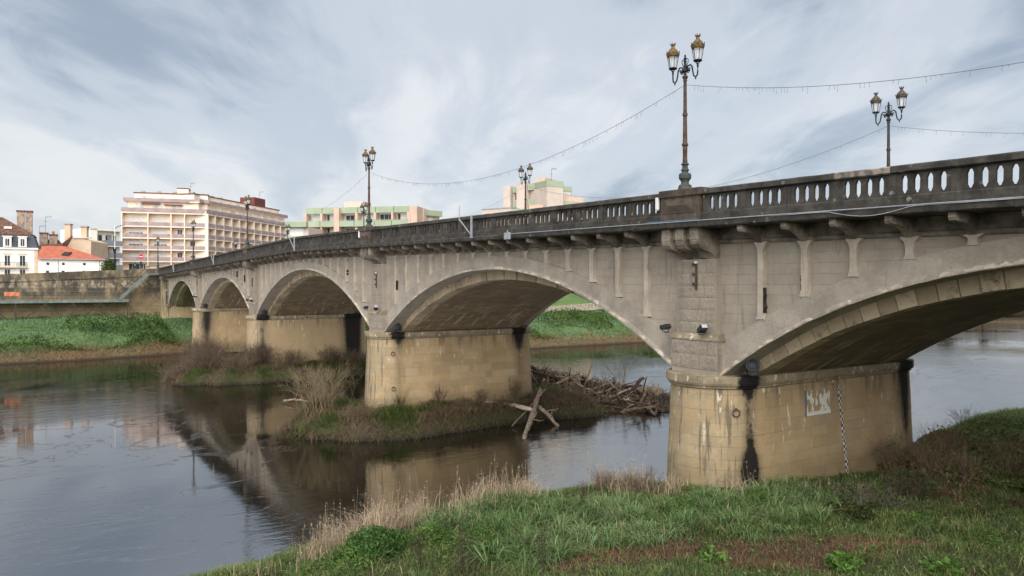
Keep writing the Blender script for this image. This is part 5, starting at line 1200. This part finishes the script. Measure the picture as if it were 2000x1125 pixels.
# -- turf
x, y = scatter(300000, -5.5, 14, -15, 12); t = x - interp(y, XW); k = (t > .6) & ~inpier(x, y) & (zg(x, y) < 3.1); x, y, t = x[k], y[k], t[k]
keep = U(len(x), 0, 1) < np.clip(1.15 - np.hypot(x - EYE[0], y - EYE[1]) / 42, .35, 1); x, y, t = x[keep], y[keep], t[keep]
lu, br = zones(x, y); n = len(x); tall = sst(lu, 1.1, .6); dead = sst(br, 1.15, .85)
sel0 = U(n, 0, 1) > .6 * tall; h = (.07 + .10 * U(n, 0, 1) ** 1.5) * (1 + vnoise(x, y, 2.1, 3) * .9) * (1 - .25 * dead); c = tint(n, GRN, LUSH, .35, np.clip(vnoise(x, y, .9, 12) * 1.2 - .1, 0, 1))
mead = sst(vnoise(x, y, .8, 15), .45, .75)[:, None] * .55 * (1 - .75 * sst(x, 3.5, 5.5))[:, None]; c = c * (1 - mead) + np.array((.12, .105, .045)) * mead
c = c * (1 - dead[:, None]) + tint(n, (.13, .068, .040), (.25, .145, .085), .35) * dead[:, None]
sel = U(n, 0, 1) < .10; c[sel] = tint(sel.sum(), (.20, .14, .07), (.33, .25, .13), .2)
V = Veg(); V.add(blades(root(x, y)[sel0], h[sel0], U(sel0.sum(), .007, .017), U(sel0.sum(), .2, 1.3)), c[sel0], 5)
tag(V.build('turf_grass', M['leaf']), 'short mixed green and dead grass on the near bank', kind='stuff')
WEED = []
# -- lush tufts of broad arching blades
def tufts(x, y, nb, hmin, hmax, wid, ca, cb, name, lab, rad=.11, f=zg, dead=.07, lean=(.35, 1.5)):
    m = len(x); cl = vnoise(x, y, 1.4, 9); hs = (hmin + (hmax - hmin) * np.clip(cl + rng.normal(size=m) * .22, 0, 1)); tt = np.clip(vnoise(x, y, .9, 22) * .9 + rng.normal(size=m) * .25, 0, 1)
    k = np.repeat(np.arange(m), nb); n = len(k); ang = U(n, 0, 2 * np.pi); rr = np.abs(rng.normal(size=n)) * rad; X, Y = x[k] + np.cos(ang) * rr, y[k] + np.sin(ang) * rr
    h = hs[k] * U(n, .5, 1.15); c = tint(n, ca, cb, .22, np.clip(tt[k] + U(n, -.2, .2), 0, 1)); q = U(n, 0, 1) < dead; c[q] = tint(q.sum(), (.24, .19, .09), (.42, .34, .19))
    ok = ~inpier(X, Y); V = Veg(); V.add(blades(root(X, Y, f)[ok], h[ok], U(ok.sum(), *wid), U(ok.sum(), *lean), .55), c[ok], 5); tag(V.build(name, M['leaf']), lab, kind='stuff')
x, y = scatter(8000, -5.2, 9, -13, 3); t = x - interp(y, XW); lu, br = zones(x, y); k = (t > .6) & (lu < .95 + .15 * rng.normal(size=len(x))) & (vnoise(x, y, 1.5, 41) > .30) & (br > .55); tufts(x[k], y[k], 24, .14, .66, (.014, .034), (.095, .165, .045), (.225, .315, .140), 'lush_grass', 'tall lush blue-green grass tufts in front of the nearest pier')
x, y = scatter(4200, -5.0, 13, -14, 7); t = x - interp(y, XW); lu, br = zones(x, y); k = (t > .7) & (zg(x, y) < 3) & (br > .8); tufts(x[k], y[k], 18, .08, .40, (.008, .022), (.070, .125, .028), (.19, .26, .075), 'grass_tufts', 'scattered rough grass tufts over the near bank', .08, dead=.18)
x, y = scatter(5200, -4.5, 12, -13, 6); t = x - interp(y, XW); lu, br = zones(x, y); k = (t > 1) & (br < 1.05); tufts(x[k], y[k], 26, .08, .26, (.005, .012), (.15, .078, .046), (.31, .19, .11), 'dead_grass', 'rusty brown dead grass matted on the near bank', .16, dead=.3, lean=(.9, 2.2))
for px, py, rx, n, h in ((690, 1100, .5, 2600, .40), (860, 1062, .6, 3200, .45), (930, 1060, .45, 1800, .35), (1040, 1010, .5, 1800, .4), (1250, 1020, .5, 1500, .35), (600, 1120, .4, 900, .3), (1480, 985, .5, 1400, .4), (1340, 1000, .4, 1200, .4), (1780, 1020, .5, 1200, .25), (1930, 1060, .6, 1300, .2)):
    c0 = gp(px, py); P = np.stack([c0[0] + rng.normal(size=n) * rx * .6, c0[1] + rng.normal(size=n) * rx * .6], 1); hh_ = h * (.4 + vnoise(P[:, 0], P[:, 1], 3.0, 5)) * np.exp(-((P[:, 0] - c0[0]) ** 2 + (P[:, 1] - c0[1]) ** 2) / (2 * rx * rx)); Z = zg(P[:, 0], P[:, 1]) + U(n, .0, 1) ** .6 * hh_; WEED.append((np.stack([P[:, 0], P[:, 1], Z], 1), U(n, .014, .045)))
V = Veg(); P = np.concatenate([w[0] for w in WEED]); sz = np.concatenate([w[1] for w in WEED]); n = len(P); V.add(leaves(P, sz, .5), tint(n, (.055, .11, .02), (.16, .25, .065), .3, np.clip(vnoise(P[:, 0], P[:, 1], 2.2, 8) + U(n, -.25, .25), 0, 1)), 4); tag(V.build('leafy_weeds', M['leaf']), 'patches of nettles and leafy weeds among the bank grass', kind='stuff')
# small weeds: rosettes of leaves everywhere in the sward
x, y = scatter(700, -4.6, 12, -13, 6); t = x - interp(y, XW); k = (t > .9) & ~inpier(x, y) & (zg(x, y) < 3); x, y = x[k], y[k]; m = len(x); k = np.repeat(np.arange(m), 16); n = len(k); ang = U(n, 0, 2 * np.pi); rr = U(n, .01, .10); P = root(x[k] + np.cos(ang) * rr, y[k] + np.sin(ang) * rr, zg, 0); P[:, 2] += U(n, .02, .16); V = Veg(); V.add(leaves(P, U(n, .018, .05), .4), tint(n, (.07, .13, .03), (.17, .25, .07), .3, np.repeat(U(m, 0, 1), 16)), 4); tag(V.build('ground_weeds', M['leaf']), 'small leafy weeds through the grass of the near bank', kind='stuff')
# -- dry reeds and straw along the water and round the pier foot
V = Veg(); W_ = Veg(); RK = .6
def reeds(c, rx, ry, n, h0, h1, col0=(.34, .25, .16), col1=(.62, .50, .36), f=zg, rot=0., seeds=.25, wd=(.009, .020), thr=.0):
    n = int(n * RK); cc = rng.normal(size=(6, 2)) * np.array([rx, ry]) * .55; ci = rng.integers(0, 6, n); x = c[0] + cc[ci, 0] + rng.normal(size=n) * .16; y = c[1] + cc[ci, 1] + rng.normal(size=n) * .16; p = root(x, y, f); k = (p[:, 2] > thr) & ~inpier(x, y); p = p[k]; n = len(p); h = U(n, h0, h1) * U(n, .12, 1) ** 1.2
    V.add(blades(p, h, U(n, *wd), U(n, .05, 1.1), .35), tint(n, col0, col1, .25), 5)
    m = int(n * seeds)
    if m:
        a = p[:m]; d = np.stack([rng.normal(size=m) * .12, rng.normal(size=m) * .12, np.ones(m)], 1); b = a + d * (h[:m] * 1.25)[:, None]; W_.add(sticks(a, b, np.full(m, .004), np.full(m, .0015)), tint(m, col0, col1), 6)
        k2 = rng.integers(0, m, m * 3); tt = U(m * 3, .82, 1.0); W_.add(leaves(a[k2] + (b - a)[k2] * tt[:, None] + rng.normal(size=(m * 3, 3)) * .012, U(m * 3, .012, .03)), tint(m * 3, (.22, .15, .1), (.42, .33, .23)), 4)
for px, py, rx, ry, n, h0, h1 in ((560, 1118, 1.0, 1.0, 120, .3, .7), (640, 1088, .7, .8, 500, .4, .9), (690, 1062, .7, .8, 900, .45, 1.05), (735, 1045, .8, .9, 1500, .5, 1.15), (775, 1030, .7, .8, 1100, .45, 1.0), (815, 1022, .8, .9, 600, .4, .8), (900, 1010, .8, 1.0, 300, .4, .8), (940, 990, .7, .8, 900, .5, 1.1), (985, 980, .7, .8, 900, .5, 1.1), (1010, 975, .9, 1.0, 400, .5, 1.0), (1075, 965, .9, .9, 350, .4, .8), (1170, 955, 1.1, 1.2, 900, .4, 1.0), (1245, 960, 1.0, 1.0, 700, .4, .9)): reeds(gp(px, py), rx, ry, n, h0, h1)
for px, py, n, h1 in ((1330, 955, 700, .8), (1380, 958, 700, .85), (1430, 958, 600, .8), (1480, 955, 350, .7), (1550, 960, 250, .5), (1640, 965, 250, .5)):
    reeds(gp(px, py), 1.1, .8, int(n * .6), .12, h1 * random.uniform(.8, 1.15))
for px, py in ((620, 1105), (680, 1080), (770, 1050), (950, 1000), (1000, 990), (1180, 965), (700, 1060), (845, 1030)):
    reeds(gp(px, py), .7, .7, 9, .9, 1.6, seeds=1.0, wd=(.004, .007))
reeds(gp(1960, 985), 2.2, .9, 1200, .2, .6, (.09, .04, .022), (.20, .10, .055), seeds=.1); reeds(gp(1850, 975), 1.6, .9, 900, .2, .55, (.09, .045, .025), (.21, .115, .065), seeds=.1)
tag(V.build('dry_reeds', M['leaf']), 'bleached dry reeds and straw along the near water edge', kind='stuff'); tag(W_.build('reed_stalks', M['twig']), 'thin dry reed stalks with seed heads along the near water edge', kind='stuff')
# -- bushes: every shrub its own thing
def shrub(name, c, rx, ry, h, nst, lab, cat='shrub', leaf=0, lcol=(DK, GRN), tcol=((.085, .06, .042), (.20, .145, .10)), up=.7, lsize=(.03, .07), depth=3, r0=.018, group=None, spread=1.0):
    o = tag(empty(name, tuple(c)), lab, cat, group); o.location = (0, 0, 0); T = Veg(); c = np.array(c, float)
    n = nst; a = np.tile(c, (n, 1)) + np.stack([rng.normal(size=n) * rx * .25, rng.normal(size=n) * ry * .25, np.zeros(n) - .1], 1)
    q = U(n, 0, 2 * np.pi); sp = U(n, .1, 1.) * spread; d = np.stack([np.cos(q) * sp * rx / h, np.sin(q) * sp * ry / h, np.full(n, up)], 1); ln = U(n, .35, .6) * h; r = np.full(n, r0); ends = []
    for lv in range(depth):
        d /= np.linalg.norm(d, axis=1)[:, None]; b = a + d * ln[:, None]; T.add(sticks(a, b, r, r * .6), tint(len(a), *tcol, .25), 6); ends.append(b)
        k = 3 if lv < depth - 1 else 0
        if k: a = np.repeat(a + (b - a) * .85, k, 0); t_ = U(len(a), .35, 1.)[:, None]; bb = np.repeat(b, k, 0); a = a * (1 - t_) + bb * t_; d = np.repeat(d, k, 0) + rng.normal(size=(len(a), 3)) * .42; d[:, 2] += .12; ln = np.repeat(ln, k) * U(len(a), .45, .8); r = np.repeat(r, k) * .55
    T.build('branches', M['twig'], o)
    if leaf:
        u = rng.normal(size=(leaf, 3)); u /= np.linalg.norm(u, axis=1)[:, None]; rad = U(leaf, .35, 1.05) ** .6; lump = .75 + .5 * vnoise(u[:, 0] * 2 + c[0], u[:, 1] * 2 + u[:, 2] * 1.7 + c[1], 1.6, 5)
        P = c + u * np.array([rx, ry, h * .62]) * (rad * lump)[:, None] + np.array([0, 0, h * .42]); P[:, 2] = np.maximum(P[:, 2], c[2] + .02); L_ = Veg(); L_.add(leaves(P, U(leaf, *lsize)), tint(leaf, *lcol, .35, np.clip(vnoise(P[:, 0], P[:, 1] + P[:, 2], 1.8, 3) + U(leaf, -.25, .25), 0, 1)), 4); L_.build('foliage', M['leaf'], o)
    return o
def gpt(px, py): p = gp(px, py); return (p[0], p[1], zg(p[0], p[1]))
shrub('nettle_bush', gpt(735, 1085), .75, .75, .55, 40, 'dense bright green nettle bush among the reeds at the lower centre', leaf=5000, lcol=((.045, .095, .02), (.095, .185, .05)), lsize=(.025, .055))
shrub('bare_bush', gpt(1250, 965), .7, .7, .75, 60, 'leafless dark brown bush left of the nearest pier', depth=4, r0=.008)
shrub('bare_bush', gpt(1180, 955), .6, .6, .6, 45, 'smaller leafless bush further left of the nearest pier at the water', depth=4, r0=.007)
shrub('bramble', gpt(1690, 985), 1.1, .6, .75, 70, 'tangled grey bramble at the foot of the nearest pier', depth=4, r0=.009, tcol=((.12, .085, .07), (.30, .24, .20)), leaf=600, up=.35)
shrub('bramble', gpt(1775, 975), .8, .6, .85, 60, 'dark bramble at the right corner of the nearest pier', depth=4, r0=.009, leaf=900, lcol=(DK, (.06, .07, .025)), up=.5)
shrub('low_bush', gpt(1655, 1015), .7, .5, .35, 25, 'low olive bush on the turf below the bramble', leaf=2600, lcol=((.035, .045, .012), (.085, .095, .028)))
for px, py, n, lab in ((1650, 1108, 420, 'bright green broad-leaved weed at the lower right'), (1840, 1118, 160, 'small broad-leaved weed at the bottom right edge'), (1390, 1095, 120, 'small broad-leaved weed between the dead grass patches')):
    c = gpt(px, py); shrub('broadleaf_weed', c, .38, .34, .22, 14, lab, 'plant', leaf=n, lcol=((.08, .16, .03), (.15, .26, .06)), lsize=(.05, .10), depth=2, r0=.005, up=.4)
for px, py, h, lab in ((905, 1120, .85, 'dark dock seed stalk at the bottom, leftmost of three'), (820, 1118, .7, 'dark seed stalk left of the dock plants at the bottom'), (1060, 1125, .95, 'tall brown dock seed head at the bottom centre'), (1140, 1000, .7, 'dark seed stalk on the crest of the lush grass')):
    c = gpt(px, py); o = shrub('dock_plant', c, .14, .14, h, 7, lab, 'plant', depth=2, r0=.006, up=1.6, leaf=0, tcol=((.05, .033, .025), (.10, .065, .045)))
    n = 420; u = rng.normal(size=(n, 3)); P = np.array(c) + u * np.array([.07, .07, .14]) + np.array([0, 0, h * .82]); S_ = Veg(); S_.add(leaves(P, U(n, .010, .022)), tint(n, (.045, .028, .022), (.11, .07, .05)), 4); tag(S_.build('seed_head', M['leaf'], o), kind='stuff')
# mound behind the bridge: ivy and bramble bank
x, y = scatter(90000, -1.5, 13, 7.6, 13.5); z = zg(x, y); k = ~inpier(x, y); x, y, z = x[k], y[k], z[k]; n = len(x); up = vnoise(x, y, .9, 4); P = np.stack([x, y, z + U(n, -.02, .45) * (.2 + up) * sst(y, 13.0, 11.0)], 1); top = sst(P[:, 2], 2.6, 3.8)
c = tint(n, (.08, .105, .035), (.20, .245, .09), .4, np.clip(vnoise(x, y + z, 1.5, 2) + U(n, -.3, .3), 0, 1)); bw = sst(vnoise(x, z, 1.0, 6), .45, .7)[:, None] * (1 - top[:, None]); c = c * (1 - bw) + tint(n, (.14, .09, .055), (.30, .205, .125), .3) * bw
V = Veg(); V.add(leaves(P, U(n, .04, .10)), c, 4); tag(V.build('ivy_bank', M['leaf']), 'dark ivy and bramble covering the bank behind the nearest arch', kind='stuff')
x, y = scatter(90000, -2, 13, 10.8, 24); z = zg(x, y); k = ~inpier(x, y) & (z > 1.2); x, y = x[k], y[k]; n = len(x); c = tint(n, (.10, .155, .045), (.19, .27, .105), .3, vnoise(x, y, .7, 9)); b_ = (sst(x, 2.2, .4) * .85)[:, None]; c = c * (1 - b_) + tint(n, (.15, .10, .05), (.29, .21, .12)) * b_
V = Veg(); V.add(blades(root(x, y), U(n, .12, .38), U(n, .012, .024), U(n, .4, 1.3)), c, 5); tag(V.build('mound_grass', M['leaf']), 'grass on top of the bank behind the nearest arch', kind='stuff')
x, y = scatter(2200, -1.5, 12, 11.5, 20); tufts(x, y, 18, .12, .5, (.012, .026), (.11, .16, .045), (.22, .30, .11), 'mound_tufts', 'uneven grass tufts on the crest of the bank behind the nearest arch', .12, dead=.2)
shrub('bare_bush', (1.6, 13.5, float(zg(1.6, 13.5)) + .1), .6, .6, .9, 30, 'thin leafless bush on the crest of the bank at the right', depth=3, r0=.007)
for k_, (x_, y_, h_) in enumerate(((2.4, 7.4, 1.1), (3.6, 7.2, 1.2), (4.8, 7.0, 1.0), (3.2, 9.2, 1.1), (5.2, 8.8, 1.2))):
    shrub('dry_bramble', (x_, y_, float(zg(x_, y_))), .7, .5, h_, 45, ('leftmost', 'second', 'third', 'upper left', 'upper right')[k_] + ' dry bramble clump on the shaded bank right of the nearest pier', depth=4, r0=.009, leaf=350, lcol=((.08, .10, .03), (.19, .21, .07)), tcol=((.15, .10, .07), (.36, .25, .17)), up=.7)
shrub('laurel_bush', (6.9, 7.6, float(zg(6.9, 7.6))), .8, .8, .9, 30, 'dense yellow-green bush at the right edge under the arch', leaf=3500, lcol=((.08, .11, .025), (.20, .24, .06)), lsize=(.03, .07))
# islands
def isl_cover(f, x0, x1, y0, y1, n, seed, nm, lab, xp):
    x, y = U(n, x0, x1), U(n, y0, y1); z = f(x, y); k = (z > -.02) & ~((np.abs(x - xp) < 1.65) & (y > -.2) & (y < 11.2)); x, y, z = x[k], y[k], z[k]; n = len(x); p = np.stack([x, y, z - .03], 1); nn = vnoise(x, y, .8, seed)
    c = tint(n, (.11, .078, .05), (.27, .195, .115), .35); g_ = sst(nn, .55, .75)[:, None]; c = c * (1 - g_) + tint(n, (.06, .085, .02), (.11, .15, .04), .3) * g_
    V = Veg(); V.add(blades(p, U(n, .18, .6) * (.6 + nn), U(n, .014, .034), U(n, .5, 1.7) + sst(z, .5, .1) * .8, .75), c, 5); tag(V.build(nm, M['leaf']), lab, kind='stuff')
isl_cover(isl2, -30, -18.5, -8, 20, 90000, 5, 'island_grass', 'brown and green grass hanging over the mud island of the second pier', -24.95)
isl_cover(isl3, -60, -45, -9, 18, 60000, 7, 'island_grass', 'brown grass on the mud island of the third pier', -52.9)
sr = lambda f, x, y: (x, y, float(f(np.array(x), np.array(y))) - .05)
shrub('willow_shrub', sr(isl2, -25.6, -2.6), 2.0, 2.0, 2.4, 60, 'pale leafless willow shrub on the mud island left of the second pier', depth=4, r0=.016, tcol=((.15, .11, .065), (.34, .27, .165)), up=1.2, spread=.9)
for k, (x, y, h, lab) in enumerate(((-22.8, 1.0, 1.0, 'thin dead weed at the foot of the second pier, nearest the nose'), (-22.7, 3.4, 1.3, 'dead weed tuft at the middle of the second pier foot'), (-22.6, 6.2, 1.2, 'dead weed tuft right of the middle of the second pier foot'), (-22.7, 8.6, 1.6, 'green-brown weed climbing the right end of the second pier'))):
    shrub('dead_weed', sr(isl2, x, y), .4, .5, h, 26, lab, depth=3, r0=.010, leaf=120 if k == 3 else 40, lcol=((.07, .06, .02), (.12, .11, .04)), up=1.2, tcol=((.06, .04, .03), (.16, .11, .075)))
for k, (x, y, rx, h, n, lab) in enumerate(((-53.5, -3.4, 2.6, 3.2, 150, 'large leafless shrub left of the third pier on its mud island'), (-55.6, -4.6, 2.6, 2.2, 170, 'low leafless thicket at the left tip of the third pier island'), (-51.4, -3.6, 2.0, 1.8, 130, 'rounded leafless bush before the nose of the third pier'), (-50.2, 3.0, 1.8, 1.6, 60, 'brown bramble at the foot of the third pier'), (-49.8, 6.5, 1.6, 1.7, 60, 'brown bramble near the black-stained end of the third pier'), (-49.6, 9.0, 1.4, 1.5, 70, 'bramble at the right end of the third pier island'), (-51.0, .2, 1.7, 1.8, 90, 'brown brush between the nose and middle of the third pier'), (-49.4, -1.8, 1.6, 1.4, 80, 'low brown brush on the near edge of the third pier island'))):
    shrub('thicket', sr(isl3, x, y), rx, rx, h, n, lab, depth=4, r0=.022, tcol=((.085, .058, .040), (.20, .145, .10)), up=.9, leaf=300 if k > 2 else 0, lcol=((.07, .06, .025), (.13, .10, .05)))
for x, y, rx, h, n, lab in ((-27.2, -1.6, 1.3, 1.0, 70, 'low brown brush at the left tip of the second pier island'), (-22.2, -1.6, 1.2, .9, 60, 'low brown brush in front of the nose of the second pier'), (-21.8, 4.6, 1.0, .8, 60, 'low brown brush on the near edge of the second pier island'), (-21.9, 7.6, 1.0, .9, 60, 'low brown brush beside the leaning log')):
    shrub('thicket', sr(isl2, x, y), rx, rx, h, n, lab, depth=4, r0=.014, tcol=((.085, .058, .040), (.24, .175, .115)), up=.7, leaf=250, lcol=((.08, .07, .03), (.16, .13, .06)))
# far bank grass and bushes
x, y = U(150000, -104, -62), U(150000, -45, 75); z = zf(x, y); t = interp(y, XF) - x; k = (z > .1) & vis(x, y, z) & ((y < -.3) | (y > 11.5) | (x > -98)); x, y, z, t = x[k], y[k], z[k], t[k]; n = len(x); nn = vnoise(x, y, .16, 8); low = sst(t, 6., 2.5)[:, None] * (.35 + .65 * sst(vnoise(x, y, .3, 3), .3, .6))[:, None]
c = tint(n, (.10, .180, .065), (.19, .28, .15), .25, nn); c = c * (1 - low) + tint(n, (.16, .105, .05), (.30, .20, .095), .3) * low
V = Veg(); V.add(blades(np.stack([x, y, z - .03], 1), U(n, .15, .42), U(n, .04, .10), U(n, .3, 1.4)), c, 5); tag(V.build('far_bank_grass', M['leaf']), 'green grass and brown weeds on the opposite bank', kind='stuff')
blobs = [];
for yy_, w0, cnt in ((-30, -9, 0),):
    pass
x, y = U(120000, -96, -64), U(120000, -45, 75); t = interp(y, XF) - x; dens = vnoise(x, y, .17, 31); k = (t > 1.8) & (t < 10.5 + 5 * vnoise(x, y, .1, 2)) & (dens > .44); x, y, dens, t = x[k], y[k], dens[k], t[k]; z = zf(x, y); k = vis(x, y, z); x, y, z, dens = x[k], y[k], z[k], dens[k]; n = len(x)
hh = sst(dens, .44, .7) * 1.9; P = np.stack([x, y, z + U(n, 0, 1) ** .5 * hh * (.55 + .45 * vnoise(x, y, .7, 4))], 1); V = Veg(); V.add(leaves(P, U(n, .09, .24)), tint(n, (.028, .058, .012), (.11, .175, .045), .35, np.clip(vnoise(x, y + z, .5, 6) + U(n, -.3, .3), 0, 1)), 4); tag(V.build('bank_bushes', M['leaf']), 'low dark green bushes along the opposite water edge', kind='stuff')
p = bd(212, 520, 121); shrub('hedge_bush', (p[0], p[1], 9.6), 1.0, 1.0, 2.6, 10, 'green bush behind the quay wall beside the orange-roofed house', leaf=2500, lcol=((.035, .07, .012), (.10, .16, .035)), lsize=(.08, .16))
# bare trees beyond, along the opposite bank upriver
def bare_tree(c, h, lab, seed, mesh=None):
    o = tag(empty('bare_tree', c), lab, 'tree', 'bare trees on the opposite bank upriver')
    if mesh: inst('trunk', mesh[0], o); inst('crown', mesh[1], o); return None
    n = 1; a = np.zeros((1, 3)); d = np.array([[0., 0, 1]]); ln = np.array([h * .3]); r = np.array([.28]); T = Veg(); Cc = Veg()
    for lv in range(6):
        d /= np.linalg.norm(d, axis=1)[:, None]; b = a + d * ln[:, None]; (T if lv < 1 else Cc).add(sticks(a, b, r, r * .7), tint(len(a), (.07, .055, .045), (.12, .10, .08)), 6)
        k = 4 if lv else 5; tt = U(len(a) * k, .55, 1.)[:, None]; a = np.repeat(a, k, 0) * (1 - tt) + np.repeat(b, k, 0) * tt; d = np.repeat(d, k, 0) + rng.normal(size=(len(a), 3)) * .5; d[:, 2] += .25; ln = np.repeat(ln, k) * U(len(a), .5, .8); r = np.repeat(r, k) * .55
        if len(a) > 5000: break
    return T.build('trunk', M['twig'], o).data, Cc.build('crown', M['twig'], o).data
tm = None
spots = [(-104, 188, 12), (-110, 205, 14), (-106, 222, 11), (-116, 240, 15), (-112, 258, 12), (-118, 280, 14), (-124, 300, 13)]
for k, (x, y, h) in enumerate(spots):
    lab = 'bare tree on the opposite bank, mirrored in the river under the nearest arch'
    if tm is None: tm = bare_tree((x, y, 4), 13, lab, k)
    else: bare_tree((x, y, 4), h, lab, k, tm)
# ------------------------------------------------------------------ driftwood jam behind the second pier
M['wood1'] = plain('weathered_driftwood', (.20, .145, .10), .9, .4, 6, 0, .6, 30); M['wood2'] = plain('pale_barked_log', (.44, .37, .29), .85, .25, 5, 0, .5, 25); M['wood4'] = plain('grey_brown_bark', (.27, .205, .155), .9, .35, 5, 0, .7, 22); M['wood3'] = plain('dark_wet_wood', (.065, .045, .032), .8, .4, 6, 0, .6, 30)
def log(pts, r, r1, lab, mat='wood1', group=None, stubs=2, name='driftwood_log', seg=14):
    n = seg; P = [Vector(p) for p in pts]; Q = []
    for k in range(n + 1):
        t = k / n * (len(P) - 1); i = min(int(t), len(P) - 2); q = P[i].lerp(P[i + 1], t - i); Q.append(q + Vector((random.uniform(-1, 1), random.uniform(-1, 1), random.uniform(-1, 1))) * r * .38)
    mb = MB(); ns = 8; vs = []; fs = []
    for i, p in enumerate(Q):
        tv = (Q[min(i + 1, n)] - Q[max(i - 1, 0)]).normalized(); a = tv.cross(Vector((.3, .1, 1))).normalized(); b = tv.cross(a); rr = (r + (r1 - r) * i / n) * random.uniform(.82, 1.16)
        if i in (0, n): rr *= .8
        for k in range(ns): q = 2 * math.pi * k / ns; e = rr * random.uniform(.85, 1.15); vs.append(p + a * e * math.cos(q) + b * e * math.sin(q) + (tv * random.uniform(-.6, .6) * rr if i in (0, n) else Vector((0, 0, 0))))
    for i in range(n):
        for k in range(ns): fs.append((i * ns + k, i * ns + (k + 1) % ns, (i + 1) * ns + (k + 1) % ns, (i + 1) * ns + k))
    fs += [tuple(range(ns)), tuple(n * ns + k for k in range(ns - 1, -1, -1))]
    o = mb.add(vs, fs).build(name, M[mat], None, True); tag(o, lab, 'log', group)
    for s in range(stubs):
        a = Q[random.randint(3, n - 2)]; d = Vector((random.uniform(-1, 1), random.uniform(-1, 1), random.uniform(-.2, 1))).normalized() * random.uniform(.3, .9)
        MB().tube([a, a + d * .4 + Vector((0, 0, .05)), a + d * .75, a + d + Vector((0, 0, .1))], r * .4, 6, r * .12).build('branch_stub', M[mat], o, True)
    return o
def P3(px, py, z): return tuple(bz(px, py, z))
log([P3(905, 799, .75), P3(950, 786, .98), P3(1000, 792, .95), P3(1038, 800, 1.0)], .09, .14, 'long pale curved log lying in front of the second pier', 'wood2', None, 2)
log([P3(1022, 862, -.1), P3(1036, 820, .6), P3(1056, 762, 1.6)], .11, .17, 'thick grey-brown log leaning from the second pier down into the water', 'wood4', None, 3)
log([P3(1050, 792, 1.0), P3(1070, 808, .6), P3(1092, 834, -.05)], .13, .09, 'forked brown branch dipping into the water right of the leaning log', 'wood4', None, 2)
log([P3(1000, 832, .1), P3(1040, 790, 1.0), P3(1066, 760, 1.9)], .05, .06, 'thin straight stick crossing the leaning log', 'wood1', None, 0)
log([P3(1222, 756, .75), P3(1255, 764, .7), P3(1290, 768, .75)], .28, .36, 'stout sawn trunk at the right end of the driftwood jam', 'wood1', None, 2)
log([P3(1085, 752, 1.3), P3(1132, 727, 1.9)], .10, .13, 'dark log sticking up at the top of the driftwood jam', 'wood1', None, 0)
log([P3(1165, 770, .6), P3(1215, 752, 1.0), P3(1253, 742, 1.5)], .07, .04, 'slender log rising right out of the driftwood jam', 'wood1', None, 1)
log([P3(1040, 725, 2.3), P3(1095, 740, 1.9)], .10, .08, 'log resting on the top left of the driftwood jam', 'wood3', None, 1)
for k in range(120):
    px = random.uniform(1045, 1290); top = 722 + (px - 1045) * .19; py = random.uniform(top, top + 34 + (1290 - px) * .12); z = .2 + max(0, (788 - py)) / 70 * 2.2 * (1 - (px - 1045) / 420); c_ = Vector(P3(px, py, z)); d_ = Vector((random.gauss(0, 1), random.gauss(0, 1.2), random.gauss(0, .55))).normalized() * random.uniform(.5, 2.2)
    mt_ = random.choice(('wood1', 'wood1', 'wood3', 'wood3', 'wood4')); lb_ = {'wood1': 'grey-brown', 'wood3': 'dark wet', 'wood4': 'rough-barked'}[mt_] + ' branch ' + ('at the left end of the driftwood jam against the pier' if px < 1120 else 'in the middle of the driftwood jam' if px < 1205 else 'towards the right tip of the driftwood jam')
    r = random.choice((.03, .045, .06, .085, .12)); log([c_ - d_, c_ + Vector((0, 0, random.uniform(-.1, .15))), c_ + d_], r, r * .6, lb_, mt_, lb_, 1, 'driftwood_branch')
V = Veg(); n = 4200; px = 1040 + 275 * U(n, 0, 1) ** 1.25 + rng.normal(size=n) * 5; top = 724 + (px - 1045) * .19; py = top + U(n, 0, 1) ** 1.3 * (84 - (px - 1040) * .20); z = np.clip(.05 + (800 - py) / 80 * 2.0 * (1 - (px - 1040) / 420), .02, 2.4)
A_ = np.array([bz(a, b, c) for a, b, c in zip(px, py, z)]); d = rng.normal(size=(n, 3)) * np.array([.42, .42, .26]); V.add(sticks(A_ - d, A_ + d, U(n, .008, .03), U(n, .004, .016)), tint(n, (.035, .025, .018), (.27, .20, .14), .3, U(n, 0, 1) ** 2.2), 6)
tag(V.build('driftwood_tangle', M['twig']), 'tangle of small twigs and roots in the driftwood jam', kind='stuff')
gx_, gy_ = np.meshgrid(np.linspace(-26, -18, 34), np.linspace(7, 26, 60), indexing='ij')
def jam(X, Y): c0 = np.array(bz(1130, 775, .5)); e = ell(X, Y, (-22.2, 13.2), 1.6, 5.0, R(-4)); return -.5 + .85 * sst(e, 1.05, .3) + (vnoise(X, Y, 1.1, 3) - .5) * .5 * sst(e, 1., .6)
grid('driftwood_mud', np.linspace(-26, -18, 34), np.linspace(7, 26, 60), jam, M['soil'])
for k_, (px, py, z_, h_, lab) in enumerate(((1100, 745, 1.2, 1.3, 'bare forked limb at the left of the driftwood jam'), (1150, 765, .7, 1.5, 'bare forked limb at the middle of the driftwood jam'), (1255, 775, .4, 1.3, 'low bare limb at the right tip of the driftwood jam'))):
    shrub('dead_limb', tuple(bz(px, py, z_)), 1.5, 1.5, h_, 4, lab, 'branch', depth=4, r0=.035, up=.5, tcol=((.10, .07, .05), (.34, .27, .20)))
shrub('dead_limb', tuple(bz(1212, 765, .5)), 1.2, 1.2, 2.2, 5, 'tallest bare branching limb standing up from the driftwood jam', 'branch', depth=4, r0=.03, up=1.3)
log([P3(552, 783, .15), P3(575, 780, .3), P3(600, 784, .2)], .09, .06, 'short dark log floating at the left tip of the nearer island', 'wood1', None, 2)
